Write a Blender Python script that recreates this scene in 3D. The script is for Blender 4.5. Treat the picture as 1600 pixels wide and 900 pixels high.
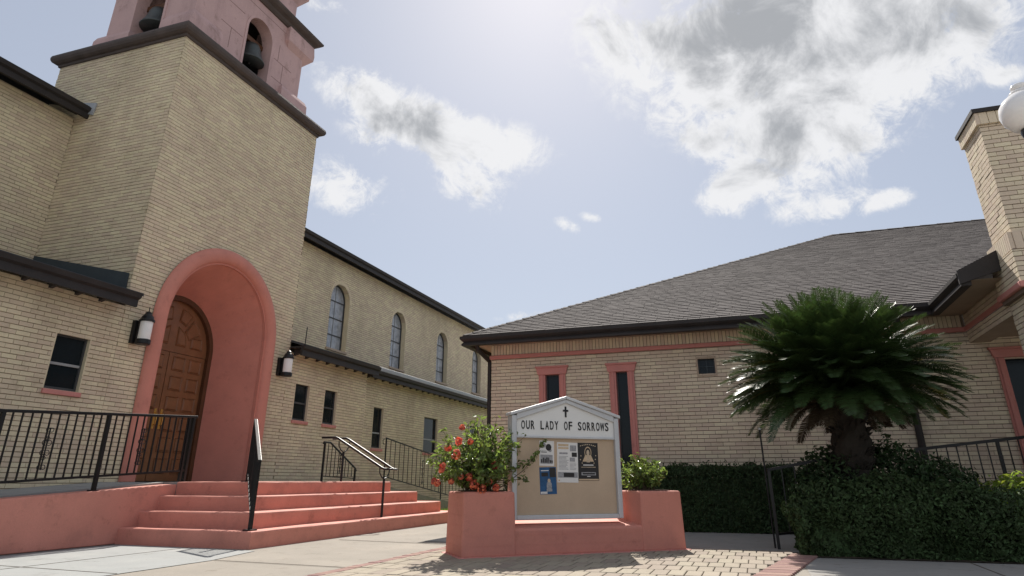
import bpy, bmesh, math, random
import numpy as np
from mathutils import Vector, Matrix
random.seed(7); RNG = np.random.default_rng(7)
R = math.radians
for o in list(bpy.data.objects): bpy.data.objects.remove(o)
S = bpy.context.scene
COL = S.collection

# ------------------------------------------------------------------ camera
FPX, CY, PITCH, YAW, CAMH = 1034.0, 330.0, R(22.2), R(19.0), 0.75
cam = bpy.data.cameras.new('camera'); camo = bpy.data.objects.new('camera', cam); COL.objects.link(camo)
camo.location = (0, 0, CAMH)
camo.rotation_euler = (R(90) + PITCH, 0, YAW)
cam.sensor_fit = 'HORIZONTAL'; cam.sensor_width = 36.0
cam.lens = FPX / 1600 * 36.0
cam.shift_y = -(450 - CY) / 1600.0
cam.clip_end = 3000; cam.clip_start = 0.05
S.camera = camo
_fw = np.array([-math.sin(YAW)*math.cos(PITCH), math.cos(YAW)*math.cos(PITCH), math.sin(PITCH)])
_r = np.array([math.cos(YAW), math.sin(YAW), 0.0]); _u = np.cross(_r, _fw)
def pdir(x, y):
    d = _fw*FPX + _r*(x-800) - _u*(y-CY); return d/np.linalg.norm(d)

# ------------------------------------------------------------------ light
SUN_B, SUN_E = R(15.5), R(45)           # bearing left of +Y, elevation
sdir = Vector((-math.sin(SUN_B)*math.cos(SUN_E), math.cos(SUN_B)*math.cos(SUN_E), math.sin(SUN_E)))
sun = bpy.data.lights.new('sun', 'SUN'); sun.energy = 4.2; sun.angle = R(0.6); sun.color = (1.0, 0.94, 0.86)
suno = bpy.data.objects.new('sun', sun); COL.objects.link(suno)
suno.rotation_euler = sdir.to_track_quat('Z', 'Y').to_euler(); suno.location = (0, 0, 30)
S.view_settings.view_transform = 'Standard'; S.view_settings.look = 'None'
S.view_settings.exposure = 0.85; S.view_settings.gamma = 1.0; S.view_settings.use_curve_mapping = False

W = bpy.data.worlds.new('World'); S.world = W; W.use_nodes = True
nt = W.node_tree; nt.nodes.clear()
def N(t, tree=None, **kw):
    n = (tree or nt).nodes.new(t)
    for k, v in kw.items(): setattr(n, k, v)
    return n
def lk(a, b, tree=None): (tree or nt).links.new(a, b)
def mth(op, a, b=None, c=None, tree=None, clamp=False):
    n = N('ShaderNodeMath', tree, operation=op, use_clamp=clamp)
    for i, v in enumerate((a, b, c)):
        if v is None: continue
        if isinstance(v, (int, float)): n.inputs[i].default_value = v
        else: lk(v, n.inputs[i], tree)
    return n.outputs[0]
def vdot(v, c):
    n = N('ShaderNodeVectorMath', operation='DOT_PRODUCT'); lk(v, n.inputs[0]); n.inputs[1].default_value = tuple(c); return n.outputs['Value']

sky = N('ShaderNodeTexSky', sky_type='NISHITA'); sky.sun_disc = False
sky.sun_elevation = SUN_E; sky.sun_rotation = -SUN_B
sky.air_density = 1.0; sky.dust_density = 0.9; sky.ozone_density = 1.2; sky.altitude = 0
tc = N('ShaderNodeTexCoord'); D = tc.outputs['Generated']
# clouds: soft ellipses of cover given as directions, broken up by fractal noise
def fbm(scale, detail, rough, off=(0, 0, 0), dist=0.0):
    mp = N('ShaderNodeMapping'); lk(D, mp.inputs[0]); mp.inputs['Location'].default_value = off
    n = N('ShaderNodeTexNoise'); lk(mp.outputs[0], n.inputs['Vector'])
    n.inputs['Scale'].default_value = scale; n.inputs['Detail'].default_value = detail
    n.inputs['Roughness'].default_value = rough; n.inputs['Distortion'].default_value = dist
    return n.outputs['Fac']
blobs = []
for x, y, a, b, w, t in ((1020, 60, 150, 75, .95, .3), (1180, 60, 210, 130, 1.25, 0), (1360, 60, 210, 120, 1.2, 0), (1270, 170, 150, 110, 1.15, 0),
        (1170, 180, 130, 70, .9, .4), (1480, 25, 110, 60, .8, 0), (1220, 265, 110, 50, .95, 0), (1280, 324, 75, 32, 1.05, 0), (1385, 312, 45, 20, 1.0, 0), (1140, 305, 55, 36, 1.1, -.2), (1100, 220, 80, 34, .85, .5),
        (575, 145, 85, 45, .95, .35), (650, 190, 110, 55, 1.0, .3), (775, 230, 90, 45, 1.0, .1), (725, 270, 90, 48, 1.0, .6), (590, 205, 60, 45, .9, 0),
        (540, 290, 85, 48, 1.0, .2), (887, 352, 26, 13, .85, .5), (925, 340, 24, 10, .8, .2), (812, 494, 45, 9, .9, -.1), (1572, 116, 34, 18, .85, .2), (520, 10, 60, 18, .55, 0)):
    c = pdir(x, y); e1 = np.cross(c, [0, 0, 1]); e1 /= np.linalg.norm(e1); e2 = np.cross(e1, c)
    f1 = e1*math.cos(t) - e2*math.sin(t); f2 = e1*math.sin(t) + e2*math.cos(t)
    sc = 1/ (FPX * (1/ (c @ _fw)))
    blobs.append((c, f1, f2, a*sc, b*sc, w))
for k in range(20):                       # broken cloud round the unseen sky, added also to brighten the walls
    az = R(70 + k*12.5+40*0 + random.uniform(-6, 6)); el = R(random.uniform(16, 62))
    c = np.array([-math.sin(az+YAW)*math.cos(el), math.cos(az+YAW)*math.cos(el), math.sin(el)])
    e1 = np.cross(c, [0, 0, 1]); e1 /= np.linalg.norm(e1); e2 = np.cross(e1, c)
    blobs.append((c, e1, e2, random.uniform(.16, .32), random.uniform(.09, .15), 1.05))
field = None
for c, f1, f2, a, b, w in blobs:
    dc = mth('MAXIMUM', vdot(D, c), 0.05)
    u = mth('DIVIDE', vdot(D, f1/a), dc); v = mth('DIVIDE', vdot(D, f2/b), dc)
    r2 = mth('ADD', mth('MULTIPLY', u, u), mth('MULTIPLY', v, v))
    g = mth('MULTIPLY', mth('POWER', 2.718, mth('MULTIPLY', r2, -1.05)), w)
    field = g if field is None else mth('MAXIMUM', field, g) if False else mth('ADD', mth('MAXIMUM', field, g), mth('MULTIPLY', mth('MINIMUM', field, g), 0.35))
n1 = fbm(8.0, 12, .66, (3.1, 1.7, .4), .5); n2 = fbm(28.0, 12, .72, (1.0, 5.0, 2.0), .6)
nz = mth('ADD', mth('MULTIPLY', mth('SUBTRACT', n1, .5), 2.7), mth('MULTIPLY', mth('SUBTRACT', n2, .5), 2.1))
dens = mth('ADD', field, mth('MULTIPLY', nz, mth('MULTIPLY_ADD', field, 1.1, .12, clamp=True)))
mr = N('ShaderNodeMapRange', interpolation_type='SMOOTHSTEP'); lk(dens, mr.inputs[0]); mr.inputs[1].default_value = .36; mr.inputs[2].default_value = 1.0
alpha = mr.outputs[0]
mr2 = N('ShaderNodeMapRange', interpolation_type='SMOOTHSTEP'); lk(mth('ADD', field, mth('MULTIPLY', mth('SUBTRACT', fbm(9.0, 10, .62, (7, 2, 5), .5), .5), 4.2)), mr2.inputs[0])
mr2.inputs[1].default_value = .8; mr2.inputs[2].default_value = 2.0
CB = 7.2                                  # brightness of a sunlit cloud in sky units
cr = N('ShaderNodeMix', data_type='RGBA'); lk(mr2.outputs[0], cr.inputs['Factor'])
cr.inputs['A'].default_value = (CB*1.02, CB*1.02, CB*1.03, 1); cr.inputs['B'].default_value = (CB*.45, CB*.465, CB*.485, 1)
# the sky itself, with thin high haze paling it
hz = N('ShaderNodeMix', data_type='RGBA'); hz.inputs['Factor'].default_value = .70
lk(sky.outputs[0], hz.inputs['A']); hz.inputs['B'].default_value = (4.15, 4.45, 5.15, 1)
cmix = N('ShaderNodeMix', data_type='RGBA'); lk(mth('MULTIPLY', alpha, .90), cmix.inputs['Factor'])
lk(hz.outputs['Result'], cmix.inputs['A']); lk(cr.outputs['Result'], cmix.inputs['B'])
W.cycles.sampling_method = 'MANUAL'; W.cycles.sample_map_resolution = 512
bg = N('ShaderNodeBackground'); bg.inputs['Strength'].default_value = .068; lk(cmix.outputs['Result'], bg.inputs[0])
wo = N('ShaderNodeOutputWorld'); lk(bg.outputs[0], wo.inputs[0])

# ------------------------------------------------------------------ materials
M = {}
def mat(name, col, rough=.85, var=.18, scale=3.0, fine=40.0, bump=.15, bscale=60.0, metal=0.0, spec=.3, island=0.0, stain=None, stain_s=.6, stain_amt=.4, streak=False, transl=0.0, coat=0.0, bdist=.01, grime=0.0, grime_s=7.0):
    m = bpy.data.materials.new(name); m.use_nodes = True; t = m.node_tree; nd = t.nodes
    p = nd['Principled BSDF']; out = nd['Material Output']
    geo = N('ShaderNodeNewGeometry', t); tcn = N('ShaderNodeTexCoord', t); pos = geo.outputs['Position']
    def noise(s, d=4, r=.6, vec=None):
        n = N('ShaderNodeTexNoise', t); lk(vec or pos, n.inputs['Vector'], t); n.inputs['Scale'].default_value = s; n.inputs['Detail'].default_value = d; n.inputs['Roughness'].default_value = r; return n.outputs['Fac']
    a = mth('MULTIPLY', mth('SUBTRACT', noise(scale), .5, tree=t), var*2.4, tree=t)
    b = mth('MULTIPLY', mth('SUBTRACT', noise(fine, 3), .5, tree=t), var*1.6, tree=t)
    f = mth('ADD', mth('ADD', a, b, tree=t), 1.0, tree=t)
    if island:
        oi = N('ShaderNodeObjectInfo', t)
        rr = mth('FRACT', mth('ADD', geo.outputs['Random Per Island'], oi.outputs['Random'], tree=t), tree=t)
        f = mth('MULTIPLY', f, mth('ADD', mth('MULTIPLY', rr, island*2, tree=t), 1-island, tree=t), tree=t)
    cb = N('ShaderNodeVectorMath', t, operation='SCALE'); cb.inputs[0].default_value = col; lk(f, cb.inputs['Scale'], t)
    cout = cb.outputs[0]
    if island:
        hs = N('ShaderNodeHueSaturation', t); lk(cout, hs.inputs['Color'], t)
        lk(mth('ADD', mth('MULTIPLY', rr, .03, tree=t), .485, tree=t), hs.inputs['Hue'], t); cout = hs.outputs[0]
    if stain:
        v = pos
        if streak:
            mp = N('ShaderNodeMapping', t); lk(pos, mp.inputs[0], t); mp.inputs['Scale'].default_value = (1, 1, .25); v = mp.outputs[0]
        sm = N('ShaderNodeMapRange', t, interpolation_type='SMOOTHSTEP'); lk(noise(stain_s, 6, .65, v), sm.inputs[0], t); sm.inputs[1].default_value = .48; sm.inputs[2].default_value = .72
        mx = N('ShaderNodeMix', t, data_type='RGBA'); lk(mth('MULTIPLY', sm.outputs[0], stain_amt, tree=t), mx.inputs['Factor'], t); lk(cout, mx.inputs['A'], t); mx.inputs['B'].default_value = (*stain, 1); cout = mx.outputs['Result']
    if grime:                              # scuffs and dirt
        for gs, ga, lo in ((grime_s, grime, .54), (grime_s*4.5, grime*.8, .60)):
            gm = N('ShaderNodeMapRange', t, interpolation_type='SMOOTHSTEP'); lk(noise(gs, 9, .72), gm.inputs[0], t); gm.inputs[1].default_value = lo; gm.inputs[2].default_value = lo+.14
            gx_ = N('ShaderNodeMix', t, data_type='RGBA', blend_type='MULTIPLY'); lk(mth('MULTIPLY', gm.outputs[0], ga, tree=t), gx_.inputs['Factor'], t); lk(cout, gx_.inputs['A'], t); gx_.inputs['B'].default_value = (.50, .47, .43, 1); cout = gx_.outputs['Result']
    lk(cout, p.inputs['Base Color'], t)
    p.inputs['Roughness'].default_value = rough; p.inputs['Metallic'].default_value = metal; p.inputs['Specular IOR Level'].default_value = spec
    if coat: p.inputs['Coat Weight'].default_value = coat; p.inputs['Coat Roughness'].default_value = .15
    if bump:
        bn = N('ShaderNodeBump', t); bn.inputs['Strength'].default_value = bump; bn.inputs['Distance'].default_value = bdist; lk(noise(bscale, 5), bn.inputs['Height'], t); lk(bn.outputs[0], p.inputs['Normal'], t)
    if transl:
        tr = N('ShaderNodeBsdfTranslucent', t); hs2 = N('ShaderNodeHueSaturation', t); lk(cout, hs2.inputs['Color'], t); hs2.inputs['Value'].default_value = 1.7; hs2.inputs['Saturation'].default_value = 1.1; hs2.inputs['Hue'].default_value = .485
        lk(hs2.outputs[0], tr.inputs[0], t); ms = N('ShaderNodeMixShader', t); ms.inputs[0].default_value = transl
        lk(p.outputs[0], ms.inputs[1], t); lk(tr.outputs[0], ms.inputs[2], t); lk(ms.outputs[0], out.inputs[0], t)
    M[name] = m; return m
mat('church_brick', (.66, .565, .405), .9, .14, 1.2, 55, .5, 90, island=.08, stain=(.40, .335, .235), stain_s=.55, stain_amt=.45, streak=True, bdist=.004, grime=0.3, grime_s=2.2)
mat('church_mortar', (.25, .20, .14), .95, .2, 2, 50, .4, 120)
mat('hall_brick', (.65, .555, .42), .9, .12, 1.4, 55, .5, 90, island=.08, stain=(.42, .32, .25), stain_s=.5, stain_amt=.3, bdist=.004, grime=0.3, grime_s=2.2)
mat('hall_mortar', (.20, .15, .12), .95, .2, 2, 50, .4, 120)
mat('pink_paint', (.575, .235, .18), .75, .13, 2.2, 70, .5, 130, stain=(.44, .18, .15), stain_s=1.6, stain_amt=.45, bdist=.004, grime=0.25, grime_s=5)
mat('pink_step', (.58, .245, .19), .75, .14, 2.5, 60, .5, 110, stain=(.36, .16, .13), stain_s=2.6, stain_amt=.45, bdist=.004, grime=0.35, grime_s=6)
mat('pink_plaster', (.52, .36, .35), .9, .15, 1.6, 40, .5, 60, stain=(.24, .16, .16), stain_s=1.5, stain_amt=.5, streak=True, bdist=.006, grime=0.5, grime_s=3)
mat('pink_trim', (.55, .23, .20), .7, .12, 3, 60, .3, 120, grime=0.35, grime_s=6)
mat('plaster_joint', (.24, .16, .155), .9, .15, 3, 40, .2, 70)
mat('dark_trim', (.030, .026, .025), .6, .35, 3, 40, .25, 70)
mat('soffit_brown', (.05, .043, .04), .8, .3, 3, 40, .25, 70)
mat('soffit_cream', (.42, .33, .25), .85, .15, 3, 40, .2, 70)
mat('cornice', (.085, .068, .062), .75, .3, 4, 60, .4, 90)
mat('gutter_grey', (.34, .36, .38), .5, .15, 3, 40, .1, 70)
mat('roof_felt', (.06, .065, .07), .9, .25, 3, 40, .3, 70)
mat('flashing', (.045, .06, .07), .5, .25, 3, 40, .1, 70)
mat('shingle', (.088, .077, .075), .95, .25, 1.0, 90, .7, 140, island=.25, bdist=.006)
mat('iron', (.010, .010, .011), .42, .2, 8, 60, .1, 160, spec=.35)
mat('steel', (.55, .55, .55), .3, .1, 8, 60, .05, 160, metal=.9)
mat('aluminium', (.52, .53, .54), .45, .12, 6, 80, .08, 160, metal=.25)
mat('glass_dark', (.010, .015, .018), .08, .3, 2, 20, .06, 4, spec=.22, bdist=.02)
mat('glass_pale', (.34, .36, .39), .25, .55, 3.5, 9, .3, 6, spec=.6, bdist=.02)
mat('frame_dark', (.06, .062, .064), .5, .2, 6, 60, .1, 90)
mat('frame_grey', (.30, .31, .31), .5, .15, 6, 60, .1, 90)
mat('wood', (.215, .095, .042), .42, .3, 5, 60, .3, 90, coat=.25)
mat('wood_dark', (.10, .045, .022), .5, .3, 5, 60, .3, 90)
mat('brass', (.70, .46, .15), .3, .1, 8, 60, .05, 90, metal=.9)
mat('bronze', (.075, .085, .085), .45, .3, 5, 40, .2, 60, metal=.5)
mat('frosted_glass', (.80, .79, .76), .35, .05, 5, 60, .05, 90, spec=.5)
mat('globe_glass', (.84, .83, .82), .12, .03, 5, 60, .02, 90, spec=.6)
mat('concrete_grey', (.285, .295, .29), .9, .13, 1.3, 60, .5, 120, stain=(.36, .36, .34), stain_s=1.6, stain_amt=.55, bdist=.004, grime=0.5, grime_s=3)
mat('concrete_tan', (.265, .24, .205), .92, .16, 1.5, 130, .8, 160, stain=(.36, .32, .27), stain_s=1.0, stain_amt=.5, bdist=.004, grime=0.55, grime_s=4)
mat('concrete_walk', (.27, .26, .243), .92, .16, 1.5, 110, .6, 140, stain=(.30, .28, .26), stain_s=1.0, stain_amt=.5, bdist=.004, grime=0.5, grime_s=4)
mat('ground_bounce', (.36, .335, .29), .95, .3, .5, 20, .6, 30)  # made concrete-pale so the wide ground bounces sunlight onto the walls
mat('joint_sand', (.13, .108, .085), .95, .3, 5, 60, .6, 90)
mat('paver_tan', (.29, .248, .195), .9, .14, 2, 70, .6, 130, island=.10, stain=(.36, .30, .24), stain_s=1.4, stain_amt=.35, bdist=.004, grime=0.45, grime_s=5)
mat('paver_red', (.26, .155, .135), .9, .16, 2, 70, .6, 130, island=.18, bdist=.004, grime=0.4, grime_s=5)
mat('grass_ground', (.09, .12, .035), .95, .4, 2, 40, .6, 60)
mat('grass_blade', (.15, .23, .05), .6, .3, 1, 20, 0, 10, island=.3, transl=.4)
mat('leaf_hedge', (.038, .066, .026), .55, .3, 2.5, 30, 0, 10, island=.45, transl=.15, spec=.25)
mat('leaf_juniper', (.046, .074, .028), .65, .3, 2.5, 30, 0, 10, island=.5, transl=.12, spec=.2)
mat('leaf_gloss', (.12, .17, .045), .32, .25, 2.5, 30, 0, 10, island=.55, transl=.42, spec=.5)
mat('leaf_bright', (.20, .27, .05), .45, .25, 2.5, 30, 0, 10, island=.35, transl=.4)
mat('leaf_palm', (.032, .058, .017), .42, .2, 1.5, 20, 0, 10, island=.25, transl=.16, spec=.45)
mat('leaf_yellow', (.12, .115, .03), .5, .25, 1.5, 20, 0, 10, island=.25, transl=.25)
mat('leaf_dead', (.07, .05, .03), .8, .3, 1.5, 20, 0, 10, island=.3, transl=.15)
mat('palm_bark', (.032, .027, .022), .95, .4, 6, 30, .8, 30, bdist=.02)
mat('twig', (.10, .07, .045), .9, .3, 6, 30, .3, 30)
mat('petal_red', (.56, .155, .095), .6, .3, 3, 40, 0, 10, island=.5, transl=.3)
mat('sign_panel', (.72, .72, .70), .5, .05, 3, 60, .05, 90)
mat('cork', (.50, .385, .275), .92, .14, 3, 90, .35, 150, bdist=.003)
mat('ink', (.012, .012, .014), .5, .1, 4, 60, 0, 10)
mat('paper', (.70, .69, .67), .7, .05, 4, 60, 0, 10)
mat('ink_blue', (.02, .085, .20), .45, .35, 12, 30, 0, 10)
mat('ink_black', (.022, .02, .02), .4, .3, 12, 30, 0, 10)
mat('ink_grey', (.30, .30, .31), .6, .5, 30, 90, 0, 10)
mat('ink_pale', (.50, .40, .29), .5, .35, 30, 90, 0, 10)
mat('ink_tan', (.55, .42, .28), .5, .2, 20, 90, 0, 10)
mat('soil', (.06, .045, .03), .95, .3, 6, 40, .5, 60)

# ------------------------------------------------------------------ helpers
class MB:
    def __init__(s): s.v = []; s.f = []
    def add(s, vs, fs):
        o = len(s.v); s.v += [tuple(map(float, p)) for p in vs]; s.f += [tuple(i+o for i in f) for f in fs]; return s
    def box(s, x0, x1, y0, y1, z0, z1):
        return s.add([(x0,y0,z0),(x1,y0,z0),(x1,y1,z0),(x0,y1,z0),(x0,y0,z1),(x1,y0,z1),(x1,y1,z1),(x0,y1,z1)],
                     [(0,3,2,1),(4,5,6,7),(0,1,5,4),(1,2,6,5),(2,3,7,6),(3,0,4,7)])
    def hexa(s, p): return s.add(p, [(0,3,2,1),(4,5,6,7),(0,1,5,4),(1,2,6,5),(2,3,7,6),(3,0,4,7)])
    def bar(s, a, b, w, h=None, up=(0, 0, 1)):
        a = np.array(a, float); b = np.array(b, float); h = h or w; d = b-a; d /= np.linalg.norm(d)
        upv = np.array(up, float); sd = np.cross(d, upv)
        if np.linalg.norm(sd) < 1e-4: sd = np.cross(d, (1, 0, 0))
        sd /= np.linalg.norm(sd); u2 = np.cross(sd, d); P = []
        for e in (a, b):
            for i, j in ((-1,-1),(1,-1),(1,1),(-1,1)): P.append(e+sd*i*w/2+u2*j*h/2)
        return s.add(P, [(0,3,2,1),(4,5,6,7),(0,1,5,4),(1,2,6,5),(2,3,7,6),(3,0,4,7)])
    def tube(s, pts, r, n=8, closed=False):
        pts = [np.array(p, float) for p in pts]; k = len(pts); rs = r if isinstance(r, (list, tuple)) else [r]*k
        V = []; F = []; prev = None
        for i, p in enumerate(pts):
            if closed: d = pts[(i+1) % k]-pts[i-1]
            else: d = pts[min(i+1, k-1)]-pts[max(i-1, 0)]
            d = d/ (np.linalg.norm(d)+1e-12)
            if prev is None:
                a = np.cross(d, (0, 0, 1)); 
                if np.linalg.norm(a) < 1e-3: a = np.cross(d, (1, 0, 0))
            else: a = prev - d*(prev @ d)
            a /= np.linalg.norm(a); prev = a; b = np.cross(d, a)
            for j in range(n):
                t = 2*math.pi*j/n; V.append(p+rs[i]*(a*math.cos(t)+b*math.sin(t)))
        for i in range(k if closed else k-1):
            i2 = (i+1) % k
            for j in range(n): F.append((i*n+j, i*n+(j+1) % n, i2*n+(j+1) % n, i2*n+j))
        if not closed: F.append(tuple(range(n-1, -1, -1))); F.append(tuple((k-1)*n+j for j in range(n)))
        return s.add(V, F)
    def lathe(s, prof, c, n=20):
        V = []; F = []
        for r_, z in prof:
            for j in range(n):
                t = 2*math.pi*j/n; V.append((c[0]+r_*math.cos(t), c[1]+r_*math.sin(t), c[2]+z))
        for i in range(len(prof)-1):
            for j in range(n): F.append((i*n+j, i*n+(j+1) % n, (i+1)*n+(j+1) % n, (i+1)*n+j))
        F.append(tuple(range(n-1, -1, -1))); F.append(tuple((len(prof)-1)*n+j for j in range(n)))
        return s.add(V, F)
    def prism(s, poly, off):   # polygon (list of 3D points, planar) extruded by vector off
        n = len(poly); off = np.array(off, float); P = [np.array(p, float) for p in poly]
        V = P+[p+off for p in P]
        F = [tuple(range(n-1, -1, -1)), tuple(range(n, 2*n))]+[(i, (i+1) % n, n+(i+1) % n, n+i) for i in range(n)]
        return s.add(V, F)
    def build(s, name, m, parent=None, smooth=False, bevel=0.0, seg=2):
        me = bpy.data.meshes.new(name); me.from_pydata(s.v, [], s.f); me.update()
        bm = bmesh.new(); bm.from_mesh(me); bmesh.ops.recalc_face_normals(bm, faces=bm.faces); bm.to_mesh(me); bm.free()
        me.materials.append(M[m])
        if smooth: me.polygons.foreach_set('use_smooth', [True]*len(me.polygons))
        o = bpy.data.objects.new(name, me); COL.objects.link(o)
        if bevel:
            b = o.modifiers.new('bevel', 'BEVEL'); b.width = bevel; b.segments = seg; b.limit_method = 'ANGLE'; b.angle_limit = R(40)
        if parent: attach(o, parent)
        return o
def attach(o, parent):
    o.parent = parent
    w = Vector((0, 0, 0)); p = parent
    while p: w += p.location; p = p.parent
    o.location = o.location - w
def raw(name, V, F, m, parent=None, smooth=False):
    me = bpy.data.meshes.new(name); me.from_pydata(V.tolist() if hasattr(V, 'tolist') else V, [], F.tolist() if hasattr(F, 'tolist') else F); me.update(); me.materials.append(M[m])
    if smooth: me.polygons.foreach_set('use_smooth', [True]*len(me.polygons))
    o = bpy.data.objects.new(name, me); COL.objects.link(o)
    if parent: attach(o, parent)
    return o
def tag(o, label=None, cat=None, group=None, kind=None):
    if label: o['label'] = label
    if cat: o['category'] = cat
    if group: o['group'] = group
    if kind: o['kind'] = kind
    return o
def thing(name, label, cat, loc=(0, 0, 0), group=None):
    o = bpy.data.objects.new(name, None); COL.objects.link(o); o.location = loc; o.empty_display_size = .1
    return tag(o, label, cat, group)
def project(P):
    d = np.array(P, float)-np.array([0, 0, CAMH]); z = d @ _fw; return 800+FPX*(d @ _r)/z, CY-FPX*(d @ _u)/z, z

# ---- brickwork: a recessed mortar bed and separate bricks standing proud of it
def rect_open(a, b, z0, z1): return lambda z: (a, b) if z0 < z < z1 else None
def arch_open(c, r, zs, z0):
    def f(z):
        if z < z0 or z >= zs+r: return None
        w = r if z <= zs else math.sqrt(max(0, r*r-(z-zs)**2)); return (c-w, c+w) if w > .01 else None
    return f
CH = .066
def brick_wall(name, P0, U, Nn, L, z0, z1, openings, bm_, mm_, parent, top_fn=None, score=None, blen=.203, nobj=0):
    P0 = np.array(P0, float); U = np.array(U, float); Nn = np.array(Nn, float); Z = np.array([0, 0, 1.])
    bricks = []; V = []; F = []
    n = int(math.ceil((z1-z0)/CH-1e-6))
    for k in range(n):
        za = z0+k*CH; zb = min(za+CH, z1); zm = (za+zb)/2
        segs = [(0.0, L)]
        if top_fn: 
            l0, l1 = top_fn(zm); segs = [(max(0, l0), min(L, l1))] if l1 > l0 else []
        for op in openings:
            r_ = op(zm)
            if not r_: continue
            ns = []
            for a, b in segs:
                if r_[1] <= a or r_[0] >= b: ns.append((a, b)); continue
                if r_[0] > a: ns.append((a, r_[0]))
                if r_[1] < b: ns.append((r_[1], b))
            segs = ns
        for a, b in segs:
            if b-a < .01: continue
            o = len(V)
            for s_, z_ in ((a, za), (b, za), (b, zb), (a, zb)): V.append(P0+U*s_+Z*z_-Nn*.011)
            F.append((o, o+1, o+2, o+3))
            st = blen+.004; x = math.floor(a/st)*st - (st/2 if k % 2 else 0)+random.uniform(-.012, .012)
            while x < b:
                xa = max(a, x+.002); xb = min(b, x+st-.002)
                if xb-xa > .03: bricks.append((xa+random.uniform(0, .002), xb-random.uniform(0, .002), za+.005, zb-.006, random.uniform(-.0025, .0025)))
                x += st
    wall = raw(name, V, F, mm_, parent)
    if not wall.data.polygons: return wall
    lift = []
    if nobj:
        sc = []
        for i, (xa, xb, za, zb, e) in enumerate(bricks):
            c = P0+U*(xa+xb)/2+Z*(za+zb)/2; sc.append((score(c)*(xb-xa > .12), i))
        sc.sort(reverse=True); lift = [i for s_, i in sc[:nobj] if s_ > 0]
    BV = []; BF = []; ls = set(lift)
    for i, (xa, xb, za, zb, e) in enumerate(bricks):
        if i in ls: continue
        o = len(BV); e1 = e+random.uniform(-.0012, .0012)
        for off in (-.012, None):
            for q, (s_, z_) in enumerate(((xa, za), (xb, za), (xb, zb), (xa, zb))):
                BV.append(P0+U*s_+Z*(z_+(random.uniform(-.0015, .0015) if off is None else 0))+Nn*((e if q % 3 else e1) if off is None else off))
        BF += [(o+4, o+5, o+6, o+7), (o, o+1, o+5, o+4), (o+1, o+2, o+6, o+5), (o+2, o+3, o+7, o+6), (o+3, o, o+4, o+7)]
    if BV: tag(raw('brickwork', BV, BF, bm_, wall), kind='stuff')
    if lift:
        me = bpy.data.meshes.new('brick'); hl = blen/2-.002; hz = (CH-.011)/2
        loc = [(a*hl, c*hz) for a, c in ((-1,-1),(1,-1),(1,1),(-1,1))]
        VV = [U*s_+Z*z_-Nn*.012 for s_, z_ in loc]+[U*s_+Z*z_ for s_, z_ in loc]
        me.from_pydata([tuple(v) for v in VV], [], [(4,5,6,7),(0,1,5,4),(1,2,6,5),(2,3,7,6),(3,0,4,7)]); me.materials.append(M[bm_])
        for i in lift:
            xa, xb, za, zb, e = bricks[i]; ob = bpy.data.objects.new('brick', me); COL.objects.link(ob)
            ob.location = tuple(P0+U*(xa+xb)/2+Z*(za+zb)/2+Nn*e); f = (xb-xa)/(2*hl)
            ob.scale = tuple(1+(f-1)*abs(U[j]) for j in range(3)); attach(ob, wall)
    return wall

def foliage(name, pts, nrm, size, m, parent, aspect=.42, jit=.55, fold=.25, up=0.0):
    pts = np.asarray(pts, float); n = len(pts); nr = np.asarray(nrm, float)+RNG.normal(0, jit, (n, 3)); nr[:, 2] += up
    nr /= np.linalg.norm(nr, axis=1)[:, None]+1e-9
    rv = RNG.normal(0, 1, (n, 3)); t = np.cross(nr, rv); t /= np.linalg.norm(t, axis=1)[:, None]+1e-9; b = np.cross(nr, t)
    s = (size*RNG.uniform(.65, 1.35, n))[:, None]
    V = np.stack([pts-t*s*.5, pts+b*s*aspect*.5+nr*s*fold*.3, pts+t*s*.5-nr*s*fold*.35, pts-b*s*aspect*.5+nr*s*fold*.3], 1).reshape(-1, 3)
    i = np.arange(n)[:, None]*4; F = np.concatenate([i+np.array([[0, 1, 2]]), i+np.array([[0, 2, 3]])], 0)
    F = np.concatenate([i+np.array([[0, 1, 2, 3]])], 0)
    return tag(raw(name, V, F, m, parent), kind='stuff')
def lump(p, s):   # cheap value noise for uneven outlines
    p = np.asarray(p)*s
    return (np.sin(p[:, 0]*1.7+p[:, 1]*2.3+.7)+np.sin(p[:, 1]*3.1-p[:, 2]*2.2+1.9)+np.sin(p[:, 2]*2.9+p[:, 0]*3.7+.3)+np.sin(p[:, 0]*6.1+p[:, 2]*5.3)*.5)/3.5
def box_shell(x0, x1, y0, y1, z0, z1, n, thick=.12, lumpy=.06, ls=3.0, rnd=.0):
    dx, dy, dz = x1-x0, y1-y0, z1-z0; A = np.array([dx*dz, dx*dz, dy*dz, dy*dz, dx*dy]); A = A/A.sum()
    out = []; nn = []
    face = RNG.choice(5, n, p=A); a = RNG.random(n); b = RNG.random(n); d = RNG.random(n)**1.6*thick
    P = np.zeros((n, 3)); Q = np.zeros((n, 3))
    X, Y, Zc = x0+a*dx, y0+a*dy, z0+b*dz
    for f in range(5):
        k = face == f
        if f == 0: P[k] = np.stack([X[k], y0+d[k], Zc[k]], 1); Q[k] = (0, -1, .25)
        if f == 1: P[k] = np.stack([X[k], y1-d[k], Zc[k]], 1); Q[k] = (0, 1, .25)
        if f == 2: P[k] = np.stack([x0+d[k], Y[k], Zc[k]], 1); Q[k] = (-1, 0, .25)
        if f == 3: P[k] = np.stack([x1-d[k], Y[k], Zc[k]], 1); Q[k] = (1, 0, .25)
        if f == 4: P[k] = np.stack([X[k], y0+b[k]*dy, z1-d[k]], 1); Q[k] = (0, 0, 1)
    P += Q*(lump(P, ls)*lumpy)[:, None]
    P[:, 2] = np.maximum(P[:, 2], z0+.01)
    return P, Q
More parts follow.
